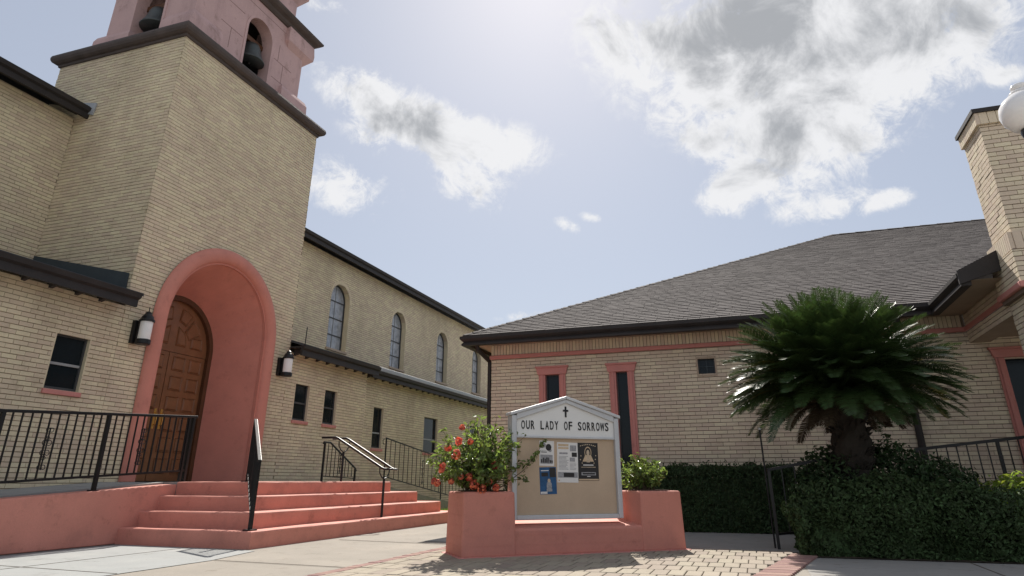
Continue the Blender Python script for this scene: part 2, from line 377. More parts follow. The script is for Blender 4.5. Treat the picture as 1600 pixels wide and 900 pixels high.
def ell_shell(c, r, n, inner=.72, lumpy=.12, ls=3.0, zmin=None):
    d = RNG.normal(0, 1, (n, 3)); d /= np.linalg.norm(d, axis=1)[:, None]
    rad = inner+(1-inner)*RNG.random(n)**.7
    P = np.array(c)+d*np.array(r)*(rad*(1+lumpy*lump(d*2+np.array(c), ls)))[:, None]
    if zmin is not None:
        k = P[:, 2] > zmin; P = P[k]; d = d[k]
    return P, d

# ================================================================== ground
def sheet(name, poly, z, m, kind='structure', thick=None):
    b = MB()
    if thick: b.prism([(x, y, z-thick) for x, y in poly], (0, 0, thick))
    else: b.add([(x, y, z) for x, y in poly], [tuple(range(len(poly)))])
    return tag(b.build(name, m), kind=kind)
sheet('ground', [(-600, -600), (600, -600), (600, 900), (-600, 900)], -.02, 'ground_bounce')
sheet('plaza', [(-9.4, -6), (3.6, -6), (3.6, 11.98), (-4.75, 12.7), (-5.2, 13.4), (-9.4, 13.4)], -.008, 'concrete_tan')
sheet('lawn', [(-9.4, 13.4), (-5.2, 13.4), (-5.0, 34), (-9.4, 34)], -.002, 'grass_ground')
sheet('grey_pavement', [(-7.94, 7.34), (-5.66, 7.22), (-5.42, 6.24), (-5.42, 3.0), (-7.94, 3.0)], -.003, 'concrete_grey')
sheet('walkway', [(-4.4, 9.08), (.42, 9.08), (.6, 11.98), (-4.4, 12.1)], -.0035, 'concrete_walk')
sheet('sidewalk', [(.33, -1), (6.2, -1), (6, 8.52), (.33, 8.52)], -.0035, 'concrete_walk')
sheet('planting_bed', [(.42, 8.53), (6, 8.53), (6, 12.75), (.6, 12.75)], .004, 'soil')
# joints cut in the grey pavement
for nm, a, b, w in (('grey_pavement', (-7.86, 3.0), (-7.86, 7.33), .012), ('grey_pavement', (-7.93, 5.25), (-5.43, 5.1), .010), ('grey_pavement', (-6.7, 3.0), (-6.7, 7.27), .008), ('plaza', (-5.6, 8.9), (-3.75, 8.7), .010), ('plaza', (-5.4, 6.25), (-3.75, 6.15), .010), ('walkway', (-1.2, 9.1), (-1.2, 11.97), .012), ('sidewalk', (1.9, 5.0), (1.9, 8.5), .012)):
    MB().bar((*a, -.0015), (*b, -.0015), w, .003).build('expansion_joint', 'joint_sand', bpy.data.objects[nm])
pb = sheet('paving_bed', [(-3.72, 3.2), (-.5, 3.2), (.33, 8.52), (.33, 9.06), (-3.72, 9.06)], -.004, 'joint_sand')
PAVW, PAVL = .145, .37
proto = {}
def paver(name, w, l, m):
    key = (name, m, round(w, 3), round(l, 3))
    if key not in proto:
        h = .02; c = .006; a, b = w/2-.005, l/2-(.013 if l > .2 else .004); me = bpy.data.meshes.new(name)
        V = [(-a, -b, -h), (a, -b, -h), (a, b, -h), (-a, b, -h), (-a, -b, -c*.6), (a, -b, -c*.6), (a, b, -c*.6), (-a, b, -c*.6),
             (-a+c, -b+c, 0), (a-c, -b+c, 0), (a-c, b-c, 0), (-a+c, b-c, 0)]
        me.from_pydata(V, [], [(0,1,5,4),(1,2,6,5),(2,3,7,6),(3,0,4,7),(4,5,9,8),(5,6,10,9),(6,7,11,10),(7,4,8,11),(8,9,10,11)]); me.materials.append(M[m]); proto[key] = me
    return proto[key]
tan = []
rbx = lambda y: .02+(y-6.78)*.19-.145      # inner edge of the right border
row = 0; y = 9.055-PAVL/2
while y > 3.3:
    x = -3.595+PAVW/2-(PAVW/2 if row % 2 else 0)
    while x < .6:
        x0, x1 = max(-3.595, x-PAVW/2), min(x+PAVW/2, rbx(y)-.004)
        if x1-x0 > .03: tan.append(((x0+x1)/2, y, x1-x0))
        x += PAVW
    row += 1; y -= PAVL
# planter footprint axes
PA = np.array([-3.003, 7.13]); PD = np.array([.771, .637]); PD /= np.linalg.norm(PD); PN = np.array([-PD[1], PD[0]])
def under_planter(x, y):
    q = np.array([x, y])-PA; s_, o_ = q @ PD, q @ PN; return .12 < s_ < 2.6 and .1 < o_ < .35
tan = [t for t in tan if not under_planter(t[0], t[1])]
tan.sort(key=lambda t: math.hypot(t[0]+.8, t[1]-6.9) if t[1] > 5.2 else 50+t[1])
rest = MB()
for k, (x, y, w) in enumerate(tan):
    l = PAVL
    if k < 295:
        o = bpy.data.objects.new('paver', paver('paver', PAVW, l, 'paver_tan')); COL.objects.link(o); o.scale.x = w/PAVW
        o.location = (x, y, .012+random.uniform(-.002, .002)); o.rotation_euler = (random.uniform(-.004, .004), random.uniform(-.008, .008), random.uniform(-.006, .006)); attach(o, pb)
    else: rest.box(x-w/2+.004, x+w/2-.004, y-l/2+.012, y+l/2-.012, -.01, .011)
tag(rest.build('paver_field', 'paver_tan', pb), kind='stuff')
for side in (0, 1):
    y = 9.0 if side else 9.0
    while y > 3.4:
        if side: x = .02+(y-6.78)*.19; w = .29
        else: x = -3.66; w = .125
        if not (side and y > 8.75):
            o = bpy.data.objects.new('border_brick', paver('border_brick', w, .098, 'paver_red')); COL.objects.link(o)
            o.location = (x, y, .013+random.uniform(-.002, .002)); o.rotation_euler = (0, 0, random.uniform(-.01, .01)); attach(o, pb)
        y -= .1
# grass blades on the lawn
gp = np.stack([RNG.uniform(-9.2, -5.1, 9000), 13.45+RNG.random(9000)**1.5*8, np.full(9000, .02)], 1)
def blades(name, P, h, m):
    n = len(P); a = RNG.uniform(0, 6.28, n); w = .006; t = np.stack([np.cos(a), np.sin(a), 0*a], 1); H = h*RNG.uniform(.5, 1.3, n)
    tip = P+np.stack([RNG.normal(0, .02, n), RNG.normal(0, .02, n), H], 1)
    V = np.stack([P-t*w, P+t*w, tip], 1).reshape(-1, 3); F = np.arange(3*n).reshape(-1, 3); return raw(name, V, F, m)
tag(blades('grass', gp, .07, 'grass_blade'), 'bright green grass growing between the pink steps and the church aisle', 'grass', kind='stuff')

# ================================================================== church
TX, TY0, TY1, CX = -9.5, 8.03, 12.40, -11.95
ch = thing('church', 'cream brick church with pink arched doorway and square bell tower', 'church', (TX, 10.2, 0))
def near_score(c):
    x, y, z = project(c)
    if not (0 < x < 700 and 380 < y < 745): return 0
    if c[2] < .78: return 0
    return 1/np.linalg.norm(c-np.array([0, 0, .75]))
AC, AR, AZ = 10.2, 1.40, 3.43           # portal arch centre, radius, spring height
BR = ('church_brick', 'church_mortar')
brick_wall('tower_front_wall', (TX, TY0, 0), (0, 1, 0), (1, 0, 0), TY1-TY0, .0, 8.85, [arch_open(AC-TY0, AR, AZ, -1)], *BR, ch, score=near_score, nobj=120)
brick_wall('tower_side_wall', (-12.83, TY0, 0), (1, 0, 0), (0, -1, 0), 3.33-.001, 3.5, 8.85, [], *BR, ch)
brick_wall('tower_side_wall', (TX, TY1, 0), (-1, 0, 0), (0, 1, 0), 3.3, 3.3, 8.85, [], *BR, ch)
MB().box(-12.83, -12.6, TY0+.02, TY1-.02, 0, 8.84).build('tower_back_wall', 'church_mortar', ch)
LW = (7.003, 7.565, 1.985, 2.79)
brick_wall('aisle_wall', (TX-.004, 0, 0), (0, 1, 0), (1, 0, 0), TY0-.001, .0, 3.43, [rect_open(LW[0], LW[1], LW[2], LW[3])], *BR, ch, score=near_score, nobj=120)
S1 = [(12.765, 13.30, 2.0, 2.795), (13.91, 14.44, 2.0, 2.795)]
brick_wall('aisle_wall', (TX-.004, TY1, 0), (0, 1, 0), (1, 0, 0), 15.75-TY1, .0, 3.43, [rect_open(a-TY1, b-TY1, c, d) for a, b, c, d in S1], *BR, ch, score=near_score, nobj=60)
S2 = [(16.47, 17.01, 1.57, 2.63), (19.58, 20.57, 1.57, 2.63), (23.3, 24.26, 1.57, 2.63)]
brick_wall('aisle_wall', (-9.65, 15.75, 0), (0, 1, 0), (1, 0, 0), 16.0, .0, 3.43, [rect_open(a-15.75, b-15.75, c, d) for a, b, c, d in S2], *BR, ch)
brick_wall('clerestory_wall', (CX, 1.5, 0), (0, 1, 0), (1, 0, 0), TY0-1.5, 4.1, 7.42, [], *BR, ch)
CW = [17.28, 21.22, 25.10, 29.0]
brick_wall('clerestory_wall', (CX, TY1-.3, 0), (0, 1, 0), (1, 0, 0), 20, 4.1, 7.42, [arch_open(y+.54-TY1+.3, .54, 6.10, 4.55) for y in CW], *BR, ch)
MB().box(-9.72, -9.53, 15.74, 15.752, 0, 3.42).build('aisle_return', 'church_mortar', ch)
# rectangular windows
def rect_window(x, y0, y1, z0, z1, parent, rails, sill=True, frame='frame_dark', railm='frame_dark', name='window'):
    d = .085; w = MB()
    w.box(x-d-.03, x-d, y0-.02, y1+.02, z0-.02, z1+.02); win = w.build(name, 'glass_dark', parent)
    j = MB(); j.box(x-d, x+.0, y0-.015, y0+.004, z0, z1); j.box(x-d, x+.0, y1-.004, y1+.015, z0, z1); j.box(x-d, x+.0, y0, y1, z1-.004, z1+.015); j.box(x-d, x+.0, y0, y1, z0-.015, z0+.004)
    j.build('reveal', 'church_brick', win)
    t = .035; f = MB(); f.box(x-d, x-d+.025, y0+.004, y0+t, z0+.005, z1-.005); f.box(x-d, x-d+.025, y1-t, y1-.004, z0+.005, z1-.005)
    f.box(x-d, x-d+.0245, y0+t, y1-t, z1-t, z1-.005); f.box(x-d, x-d+.0245, y0+t, y1-t, z0+.005, z0+t+.01); f.build('frame', frame, win)
    for zz in rails:
        MB().box(x-d, x-d+.022, y0+t, y1-t, zz-.018, zz+.018).build('rail', railm, win)
    if sill: MB().box(x-d+.03, x+.035, y0-.02, y1+.03, z0-.07, z0-.003).build('sill', 'pink_trim', win, bevel=.006)
    return win
rect_window(TX-.004, *LW, ch, [2.36], frame='frame_dark', railm='frame_grey')
for w_ in S1: rect_window(TX-.004, *w_, ch, [w_[2]+.38])
for w_ in S2: rect_window(-9.65, *w_, ch, [w_[2]+.40], railm='frame_grey')
# clerestory windows
for y in CW:
    c = y+.54; r_ = .54; zs, z0 = 6.10, 4.55
    arc = [(c+r_*math.cos(t), zs+r_*math.sin(t)) for t in np.linspace(0, math.pi, 15)]
    out = [(c+r_, z0)]+arc+[(c-r_, z0)]
    g = MB(); g.prism([(CX-.20, a, b) for a, b in out], (-.03, 0, 0)); win = g.build('arched_window', 'glass_pale', ch)
    rv = MB(); o2 = [(c+(a-c)*1.03, z0+(b-z0)*1.012) for a, b in out]
    for i in range(len(out)-1):
        (a, b), (a2, b2) = out[i], out[i+1]
        rv.add([(CX+.004, a, b), (CX+.004, a2, b2), (CX-.2, a2, b2), (CX-.2, a, b)], [(0, 1, 2, 3)])
    rv.build('reveal', 'church_brick', win)
    fr = MB()
    for i in range(len(out)-1):
        (a, b), (a2, b2) = out[i], out[i+1]; k = .91
        ai, bi, ai2, bi2 = c+(a-c)*k, min(b, zs)+max(0, b-zs)*k, c+(a2-c)*k, min(b2, zs)+max(0, b2-zs)*k
        fr.add([(CX-.17, a, b), (CX-.17, a2, b2), (CX-.17, ai2, bi2), (CX-.17, ai, bi)], [(0, 1, 2, 3)])
        fr.add([(CX-.17, ai, bi), (CX-.17, ai2, bi2), (CX-.2, ai2, bi2), (CX-.2, ai, bi)], [(0, 1, 2, 3)])
    fr.build('frame', 'frame_dark', win)
    for zz in (5.02, 5.55, 6.10): MB().box(CX-.199, CX-.175, c-.5, c+.5, zz-.014, zz+.014).build('glazing_bar', 'frame_dark', win)
    MB().box(CX-.198, CX-.185, c-.012, c+.012, z0, 6.6).build('glazing_bar', 'frame_grey', win)
    MB().box(CX-.19, CX+.05, c-r_-.03, c+r_+.03, z0-.07, z0-.002).build('sill', 'soffit_cream', win, bevel=.006)
    # ring of bricks standing on edge round the head
    vo = MB()
    for k in range(22):
        t0, t1 = math.pi*k/22+.006, math.pi*(k+1)/22-.006; ri, ro = r_-.004, r_+.105
        P = [(c+rr*math.cos(t), zs+rr*math.sin(t)) for rr, t in ((ri, t0), (ro, t0), (ro, t1), (ri, t1))]
        vo.prism([(CX-.02, a, b) for a, b in P], (.026, 0, 0))
    vo.build('brick_arch', 'church_brick', win)
# portal
por = MB(); NA = 28
def arch_path(r_, zs, z0, c=AC, n=NA): return [(c+r_, z0)]+[(c+r_*math.cos(t), zs+r_*math.sin(t)) for t in np.linspace(0, math.pi, n)]+[(c-r_, z0)]
PZ = .742
DX, DR, DZ, DC = -10.5, 1.03, 3.15, 10.12
a0 = arch_path(1.34, AZ, PZ); a1 = arch_path(DR, DZ, PZ, DC)
for i in range(len(a0)-1):
    por.add([(TX+.03, *a0[i]), (TX+.03, *a0[i+1]), (DX, *a1[i+1]), (DX, *a1[i])], [(0, 1, 2, 3)])
portal = por.build('portal_reveal', 'pink_paint', ch, smooth=False)
mo = MB(); path = [(TX+.015, y, z) for y, z in arch_path(1.475, AZ, PZ, AC, 40)]
ring = []; nseg = 12
V = []; F = []
for i, (x, y, z) in enumerate(path):
    if i == 0: ny, nz_ = 1, 0
    elif i == len(path)-1: ny, nz_ = -1, 0
    else: ny, nz_ = (y-AC)/1.475, (z-AZ)/1.475
    for j in range(nseg):
        t = math.pi*j/(nseg-1); V.append((x+.10*math.sin(t), y+ny*.145*math.cos(t), z+nz_*.145*math.cos(t)))
for i in range(len(path)-1):
    for j in range(nseg-1): F.append((i*nseg+j, i*nseg+j+1, (i+1)*nseg+j+1, (i+1)*nseg+j))
raw('arch_moulding', V, F, 'pink_paint', ch, True)
li = MB(); a2 = arch_path(1.335, AZ, PZ); a3 = arch_path(1.30, AZ, PZ)
for i in range(len(a2)-1):
    li.hexa([(TX-.05, *a2[i]), (TX+.02, *a2[i]), (TX+.02, *a2[i+1]), (TX-.05, *a2[i+1]), (TX-.05, *a3[i]), (TX+.02, *a3[i]), (TX+.02, *a3[i+1]), (TX-.05, *a3[i+1])])
li.build('arch_fillet', 'pink_paint', ch)
# doors
dr = MB(); pf0 = arch_path(DR+.01, DZ, PZ, DC); pf1 = arch_path(DR-.09, DZ, PZ, DC)
for i in range(len(pf0)-1):
    dr.hexa([(DX-.12, *pf0[i]), (DX+.03, *pf0[i]), (DX+.03, *pf0[i+1]), (DX-.12, *pf0[i+1]), (DX-.12, *pf1[i]), (DX+.03, *pf1[i]), (DX+.03, *pf1[i+1]), (DX-.12, *pf1[i+1])])
dframe = dr.build('door_frame', 'wood_dark', ch)
RI = DR-.085
tp = MB(); pts = [(DC+RI*math.cos(t), DZ+RI*math.sin(t)) for t in np.linspace(0, math.pi, 24)]
tp.prism([(DX-.10, a, b) for a, b in [(DC+RI, DZ-.05)]+pts+[(DC-RI, DZ-.05)]], (.05, 0, 0)); tymp = tp.build('tympanum', 'wood', ch)
def panel_poly(poly, parent, x, name='panel'):
    c = np.mean(poly, 0); P0 = [(x, a, b) for a, b in poly]; q = [c+(np.array(p)-c)*.86 for p in poly]; q2 = [c+(np.array(p)-c)*.74 for p in poly]
    n = len(poly); V = P0+[(x+.018, *p) for p in [c+(np.array(p)-c)*.95 for p in poly]]+[(x+.004, *p) for p in q]+[(x+.022, *p) for p in q2]
    F = []
    for k in range(3):
        for i in range(n): F.append((k*n+i, k*n+(i+1) % n, (k+1)*n+(i+1) % n, (k+1)*n+i))
    F.append(tuple(3*n+i for i in range(n)))
    b = MB(); b.add(V, F); return b.build(name, 'wood', parent)
for sg in (-1, 1):
    def arcs(r0, r1, t0, t1, n=8):
        return [(DC+sg*r1*math.cos(t), DZ+r1*math.sin(t)) for t in np.linspace(t0, t1, n)]+[(DC+sg*r0*math.cos(t), DZ+r0*math.sin(t)) for t in np.linspace(t1, t0, n)]
    panel_poly([(DC+sg*.10, DZ+.08), (DC+sg*.36, DZ+.08), (DC+sg*.33, DZ+.25), (DC+sg*.25, DZ+.37), (DC+sg*.10, DZ+.46)], tymp, DX-.05)
    panel_poly([(DC+sg*.47, DZ+.08), (DC+sg*.78, DZ+.08), (DC+sg*.76, DZ+.30), (DC+sg*.47, DZ+.30)], tymp, DX-.05)
    panel_poly(arcs(.47, .80, .50, .95), tymp, DX-.05)
    panel_poly(arcs(.56, .83, 1.05, 1.42), tymp, DX-.05)
    y0, y1 = (DC+.008, DC+RI) if sg > 0 else (DC-RI, DC-.008)
    lf = MB(); lf.box(DX-.10, DX-.052, y0, y1, PZ+.012, DZ-.06); leaf = lf.build('door_leaf', 'wood', ch)
    w2 = (y1-y0-.30)/2
    for kx in range(2):
        for kz in range(6):
            a = y0+.10+kx*(w2+.10); z0 = PZ+.14+kz*.375
            panel_poly([(a, z0), (a+w2, z0), (a+w2, z0+.27), (a, z0+.27)], leaf, DX-.052)
    yh = DC+sg*.075
    hb = MB(); hb.tube([(DX-.05, yh, 1.72), (DX-.0, yh, 1.74), (DX+.01, yh, 1.82), (DX+.0, yh, 1.93), (DX-.05, yh, 1.95)], .011, 8); hb.box(DX-.053, DX-.046, yh-.025, yh+.025, 1.66, 2.02)
    hb.build('handle', 'brass', leaf)
MB().box(DX-.14, DX-.101, DC-1.1, DC+1.1, PZ, 4.3).build('door_backing', 'wood_dark', ch)
# tower cornice
def ring_moulding(x0, x1, y0, y1, prof, m, name, parent):   # prof: list of (overhang, z)
    b = MB(); n = len(prof); V = []; F = []
    for o_, z in prof:
        V += [(x0-o_, y0-o_, z), (x1+o_, y0-o_, z), (x1+o_, y1+o_, z), (x0-o_, y1+o_, z)]
    for i in range(n-1):
        for j in range(4): F.append((i*4+j, i*4+(j+1) % 4, (i+1)*4+(j+1) % 4, (i+1)*4+j))
    F.append((3, 2, 1, 0)); F.append(tuple((n-1)*4+j for j in range(4)))
    b.add(V, F); return b.build(name, m, parent)
ring_moulding(-12.83, TX, TY0, TY1, [(.0, 8.80), (.03, 8.81), (.035, 8.86), (.08, 8.87), (.125, 8.90), (.15, 8.95), (.155, 9.0), (.14, 9.05), (.10, 9.07), (-.2, 9.075)], 'cornice', 'tower_cornice', ch)
# eaves
def eave(y0, y1, xin, xout, zb, zt, parent, fm='dark_trim', tails=True, name='eave'):
    e = MB(); e.box(xout-.05, xout, y0, y1, zb+.02, zt); e.box(xin, xout-.05, y0, y1, zt-.04, zt-.005); ev = e.build(name, fm, parent)
    g = MB(); g.add([(xout, y0, zt-.09), (xout+.05, y0, zt-.06), (xout+.07, y0, zt+.01), (xout, y0, zt+.01), (xout, y1, zt-.09), (xout+.05, y1, zt-.06), (xout+.07, y1, zt+.01), (xout, y1, zt+.01)], [(0,1,2,3),(7,6,5,4),(0,4,5,1),(1,5,6,2),(2,6,7,3),(3,7,4,0)]); g.build('gutter', fm, ev)
    if tails:
        y = y0+.15
        while y < y1-.05:
            MB().hexa([(xin-.02, y, zb+.03), (xout-.055, y, zt-.10), (xout-.055, y+.06, zt-.10), (xin-.02, y+.06, zb+.03), (xin-.02, y, zt-.041), (xout-.055, y, zt-.041), (xout-.055, y+.06, zt-.041), (xin-.02, y+.06, zt-.041)]).build('rafter_tail', 'soffit_brown', ev); y += .42
    return ev
eave(1.5, TY0-.08, TX-.03, -9.15, 3.34, 3.56, ch)
eave(TY1+.0, 15.78, TX-.03, -9.17, 3.31, 3.54, ch)
eave(15.80, 31.7, -9.65, -9.36, 3.30, 3.50, ch)
MB().box(-9.60, -9.30, 15.81, 31.7, 3.515, 3.63).build('aisle_gutter', 'gutter_grey', ch, bevel=.02)
eave(1.5, TY0-.0, CX, -11.58, 7.33, 7.55, ch, tails=False)
eave(TY1-.3, 32.1, CX, -11.58, 7.33, 7.55, ch, tails=False)
def roof_slab(y0, y1, xa, za, xb, zb, t, m, name):
    return MB().hexa([(xb, y0, zb-t), (xa, y0, za-t), (xa, y1, za-t), (xb, y1, zb-t), (xb, y0, zb), (xa, y0, za), (xa, y1, za), (xb, y1, zb)]).build(name, m, ch)
roof_slab(1.5, TY0-.01, -9.14, 3.60, CX, 4.45, .05, 'roof_felt', 'aisle_roof')
roof_slab(TY1+.01, 15.79, -9.16, 3.585, CX, 4.42, .05, 'roof_felt', 'aisle_roof')
roof_slab(15.795, 31.7, -9.34, 3.625, CX, 4.42, .05, 'roof_felt', 'aisle_roof')
roof_slab(1.5, 32.1, -11.56, 7.60, -17, 9.3, .06, 'roof_felt', 'nave_roof'); roof_slab(1.5, 32.1, -22.4, 7.60, -17.01, 9.3, .06, 'roof_felt', 'nave_roof')
MB().box(-22, -21.8, 1.5, 32, 0, 7.4).build('nave_back_wall', 'church_brick', ch)
for yy in (1.5, 31.9): MB().box(-22, CX-.02, yy, yy+.12, 0, 7.45).build('nave_end_wall', 'church_brick', ch)
MB().box(CX-.02, -9.66, 31.6, 31.72, 0, 3.55).build('aisle_end_wall', 'church_brick', ch)
MB().prism([(-12.0, TY0-.012, 4.46), (-9.56, TY0-.012, 3.70), (-9.56, TY0-.012, 3.99), (-12.0, TY0-.012, 4.56)], (0, -.02, 0)).build('roof_flashing', 'flashing', ch)
MB().prism([(-12.1, TY0-.004, 7.60), (-11.46, TY0-.004, 7.40), (-11.42, TY0-.004, 7.66), (-12.1, TY0-.004, 7.80)], (0, -.03, 0)).build('flashing_cap', 'gutter_grey', ch)
MB().tube([(-9.14, TY1+.03, 3.55), (-9.14, TY1+.04, 3.95)], .012, 6).build('vent_rod', 'iron', ch)
# belfry
BX, BY = -10.91, 10.2
def arch_face(u0, u1, z0, z1, c, r_, zs, place, n=14):
    V = []; F = []
    def q(*p): o = len(V); V.extend([place(*k) for k in p]); F.append((o, o+1, o+2, o+3))
    q((u0, z0), (c-r_, z0), (c-r_, z1), (u0, z1)); q((c+r_, z0), (u1, z0), (u1, z1), (c+r_, z1))
    t = np.linspace(math.pi, 0, n)
    for a, b in zip(t[:-1], t[1:]): q((c+r_*math.cos(a), zs+r_*math.sin(a)), (c+r_*math.cos(b), zs+r_*math.sin(b)), (c+r_*math.cos(b), z1), (c+r_*math.cos(a), z1))
    return V, F
fx, ly, bz0, bz1 = -9.63, 8.20, 9.06, 11.2
V, F = arch_face(ly, 11.62, bz0, bz1, 10.07, .41, 10.30, lambda u, z: (fx, u, z)); bf = raw('belfry_wall', V, F, 'pink_plaster', ch)
V, F = arch_face(-11.97, fx, bz0, bz1, -10.89, .41, 10.30, lambda u, z: (u, ly, z)); raw('belfry_wall', V, F, 'pink_plaster', ch)
MB().box(-11.97, fx-.003, 11.5, 11.62, bz0, bz1-.001).build('belfry_wall', 'pink_plaster', ch); MB().box(-11.97, -11.9, ly+.003, 11.5, bz0, bz1-.002).build('belfry_wall', 'pink_plaster', ch)
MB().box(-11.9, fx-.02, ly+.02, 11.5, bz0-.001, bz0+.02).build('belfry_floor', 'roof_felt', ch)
MB().box(-11.9, -11.8, ly+.3, 11.4, bz0+.02, bz1).build('belfry_shade_sheet', 'roof_felt', ch)  # dark sheets added inside, standing in for the shade behind the bells
MB().box(-11.9, fx-.26, 11.4, 11.499, bz0+.02, bz1).build('belfry_shade_sheet', 'roof_felt', ch)
def arch_reveal(c, r_, zs, z0, pl, proud=True):
    b = MB(); p = [(c+r_, z0)]+[(c+r_*math.cos(t), zs+r_*math.sin(t)) for t in np.linspace(0, math.pi, 16)]+[(c-r_, z0)]
    for i in range(len(p)-1): b.add([pl(*p[i], 0), pl(*p[i+1], 0), pl(*p[i+1], .28), pl(*p[i], .28)], [(0, 1, 2, 3)])
    k = [(c+(a-c)*1.16, zs+(z-zs)*1.16 if z > zs else z) for a, z in p]
    for i in range(len(p)-1):
        b.add([pl(*p[i], -.015), pl(*p[i+1], -.015), pl(*k[i+1], -.015), pl(*k[i], -.015)], [(0, 1, 2, 3)])
        b.add([pl(*k[i], -.015), pl(*k[i+1], -.015), pl(*k[i+1], 0), pl(*k[i], 0)], [(0, 1, 2, 3)])
        b.add([pl(*p[i], -.015), pl(*p[i+1], -.015), pl(*p[i+1], 0), pl(*p[i], 0)], [(0, 1, 2, 3)])
    return b.build('arch_surround', 'pink_plaster', ch)
arch_reveal(10.07, .41, 10.30, bz0, lambda a, z, d: (fx-d, a, z)); arch_reveal(-10.89, .41, 10.30, bz0, lambda a, z, d: (a, ly+d, z))
# scrolled corner piers, widening at foot and head
prof1 = [(.0, 9.06), (-.01, 9.40), (-.05, 9.50), (-.25, 9.66), (-.29, 10.1), (-.29, 10.36), (-.22, 10.48), (.0, 10.76), (.01, 10.9), (-.01, 11.16)]
def pier(cx_, cy_, prof, s=1.0, name='corner_pier'):
    b = MB(); V = []; F = []
    for h, z in prof: V += [(cx_-h*s, cy_-h*s, z), (cx_+h*s, cy_-h*s, z), (cx_+h*s, cy_+h*s, z), (cx_-h*s, cy_+h*s, z)]
    n = len(prof)
    for i in range(n-1):
        for j in range(4): F.append((i*4+j, i*4+(j+1) % 4, (i+1)*4+(j+1) % 4, (i+1)*4+j))
    F += [(3, 2, 1, 0), tuple((n-1)*4+j for j in range(4))]; b.add(V, F); return b.build(name, 'pink_plaster', ch)
for cx_, cy_, ah, am in ((-9.99, 8.56, .43, .33), (-10.02, 11.40, .50, 1.0), (-11.72, 8.62, .50, .95), (-11.72, 11.40, .50, 1.0)): pier(cx_, cy_, [(ah+p*am, z) for p, z in prof1])
# scored joints in the plaster of the front
jm = MB()
for (ya, za, yb, zb) in ((8.75, 10.95, 11.2, 10.95), (10.62, 10.05, 11.25, 10.05), (10.62, 9.55, 11.2, 9.55), (10.95, 9.55, 10.95, 10.05), (10.75, 10.05, 10.75, 10.5), (8.9, 9.9, 9.55, 9.9), (9.2, 9.4, 9.2, 9.9), (8.9, 10.5, 9.5, 10.5)):
    jm.box(fx-.004, fx+.003, min(ya, yb)-.006, max(ya, yb)+.006, min(za, zb)-.006, max(za, zb)+.006)
jm.build('plaster_joint', 'plaster_joint', bf)
ring_moulding(-11.97, fx+.02, 8.13, 11.85, [(.02, 11.14), (.06, 11.18), (.08, 11.23), (.17, 11.27), (.22, 11.32), (.225, 11.37), (.19, 11.41), (-.2, 11.42)], 'cornice', 'belfry_cornice', ch)
prof2 = [(.42, 11.415), (.40, 11.56), (.24, 11.78), (.2, 12.0), (.2, 12.25), (.4, 12.55), (.42, 12.8), (.40, 13.3)]
for cx_, cy_ in ((-10.12, 8.95), (-10.12, 11.25), (-11.7, 8.95), (-11.7, 11.25)): pier(cx_, cy_, prof2)
MB().box(-12.0, -9.88, 8.8, 11.42, 11.415, 13.3).build('belfry_upper_wall', 'pink_plaster', ch)
ring_moulding(-12.0, -9.88, 8.75, 11.45, [(.05, 13.25), (.2, 13.32), (.25, 13.42), (-.1, 13.45)], 'cornice', 'belfry_cornice', ch)
MB().add([(-12.1, 8.65, 13.45), (-9.78, 8.65, 13.45), (-9.78, 11.55, 13.45), (-12.1, 11.55, 13.45), (-10.94, 10.1, 14.8)], [(0, 1, 4), (1, 2, 4), (2, 3, 4), (3, 0, 4), (3, 2, 1, 0)]).build('belfry_roof', 'roof_felt', ch)
# bells
def bell(x, y, z, s, axis, label):
    t = thing('bell', label, 'bell', (x, y, z), 'bells hanging in the belfry arches')
    prof = [(.36, 0), (.37, .02), (.335, .07), (.285, .18), (.25, .30), (.225, .42), (.19, .50), (.10, .55), (.05, .56), (.05, .60)]
    MB().lathe([(a*s, b*s) for a, b in prof], (x, y, z), 24).build('bell_body', 'bronze', t, smooth=True)
    MB().lathe([(.02*s, -.06*s), (.05*s, -.02*s), (.05*s, .03*s), (.02*s, .06*s), (.012*s, .4*s)], (x, y, z), 10).build('clapper', 'iron', t)
    d = np.array([1, 0, 0]) if axis == 'x' else np.array([0, 1, 0])
    a = np.array([x, y, z+.62*s])
    MB().bar(a-d*.47, a+d*.47, .10, .12).build('yoke', 'wood_dark', t)
bell(-9.93, 10.17, 9.70, .92, 'y', 'dark bronze bell hanging in the arch above the church door side of the tower')
bell(-10.95, 8.50, 9.68, .92, 'x', 'dark bronze bell in the arch on the tower side above the lower roofs')
for b_ in [o for o in bpy.data.objects if o.name.startswith('bell') and o.type == 'EMPTY']: pass

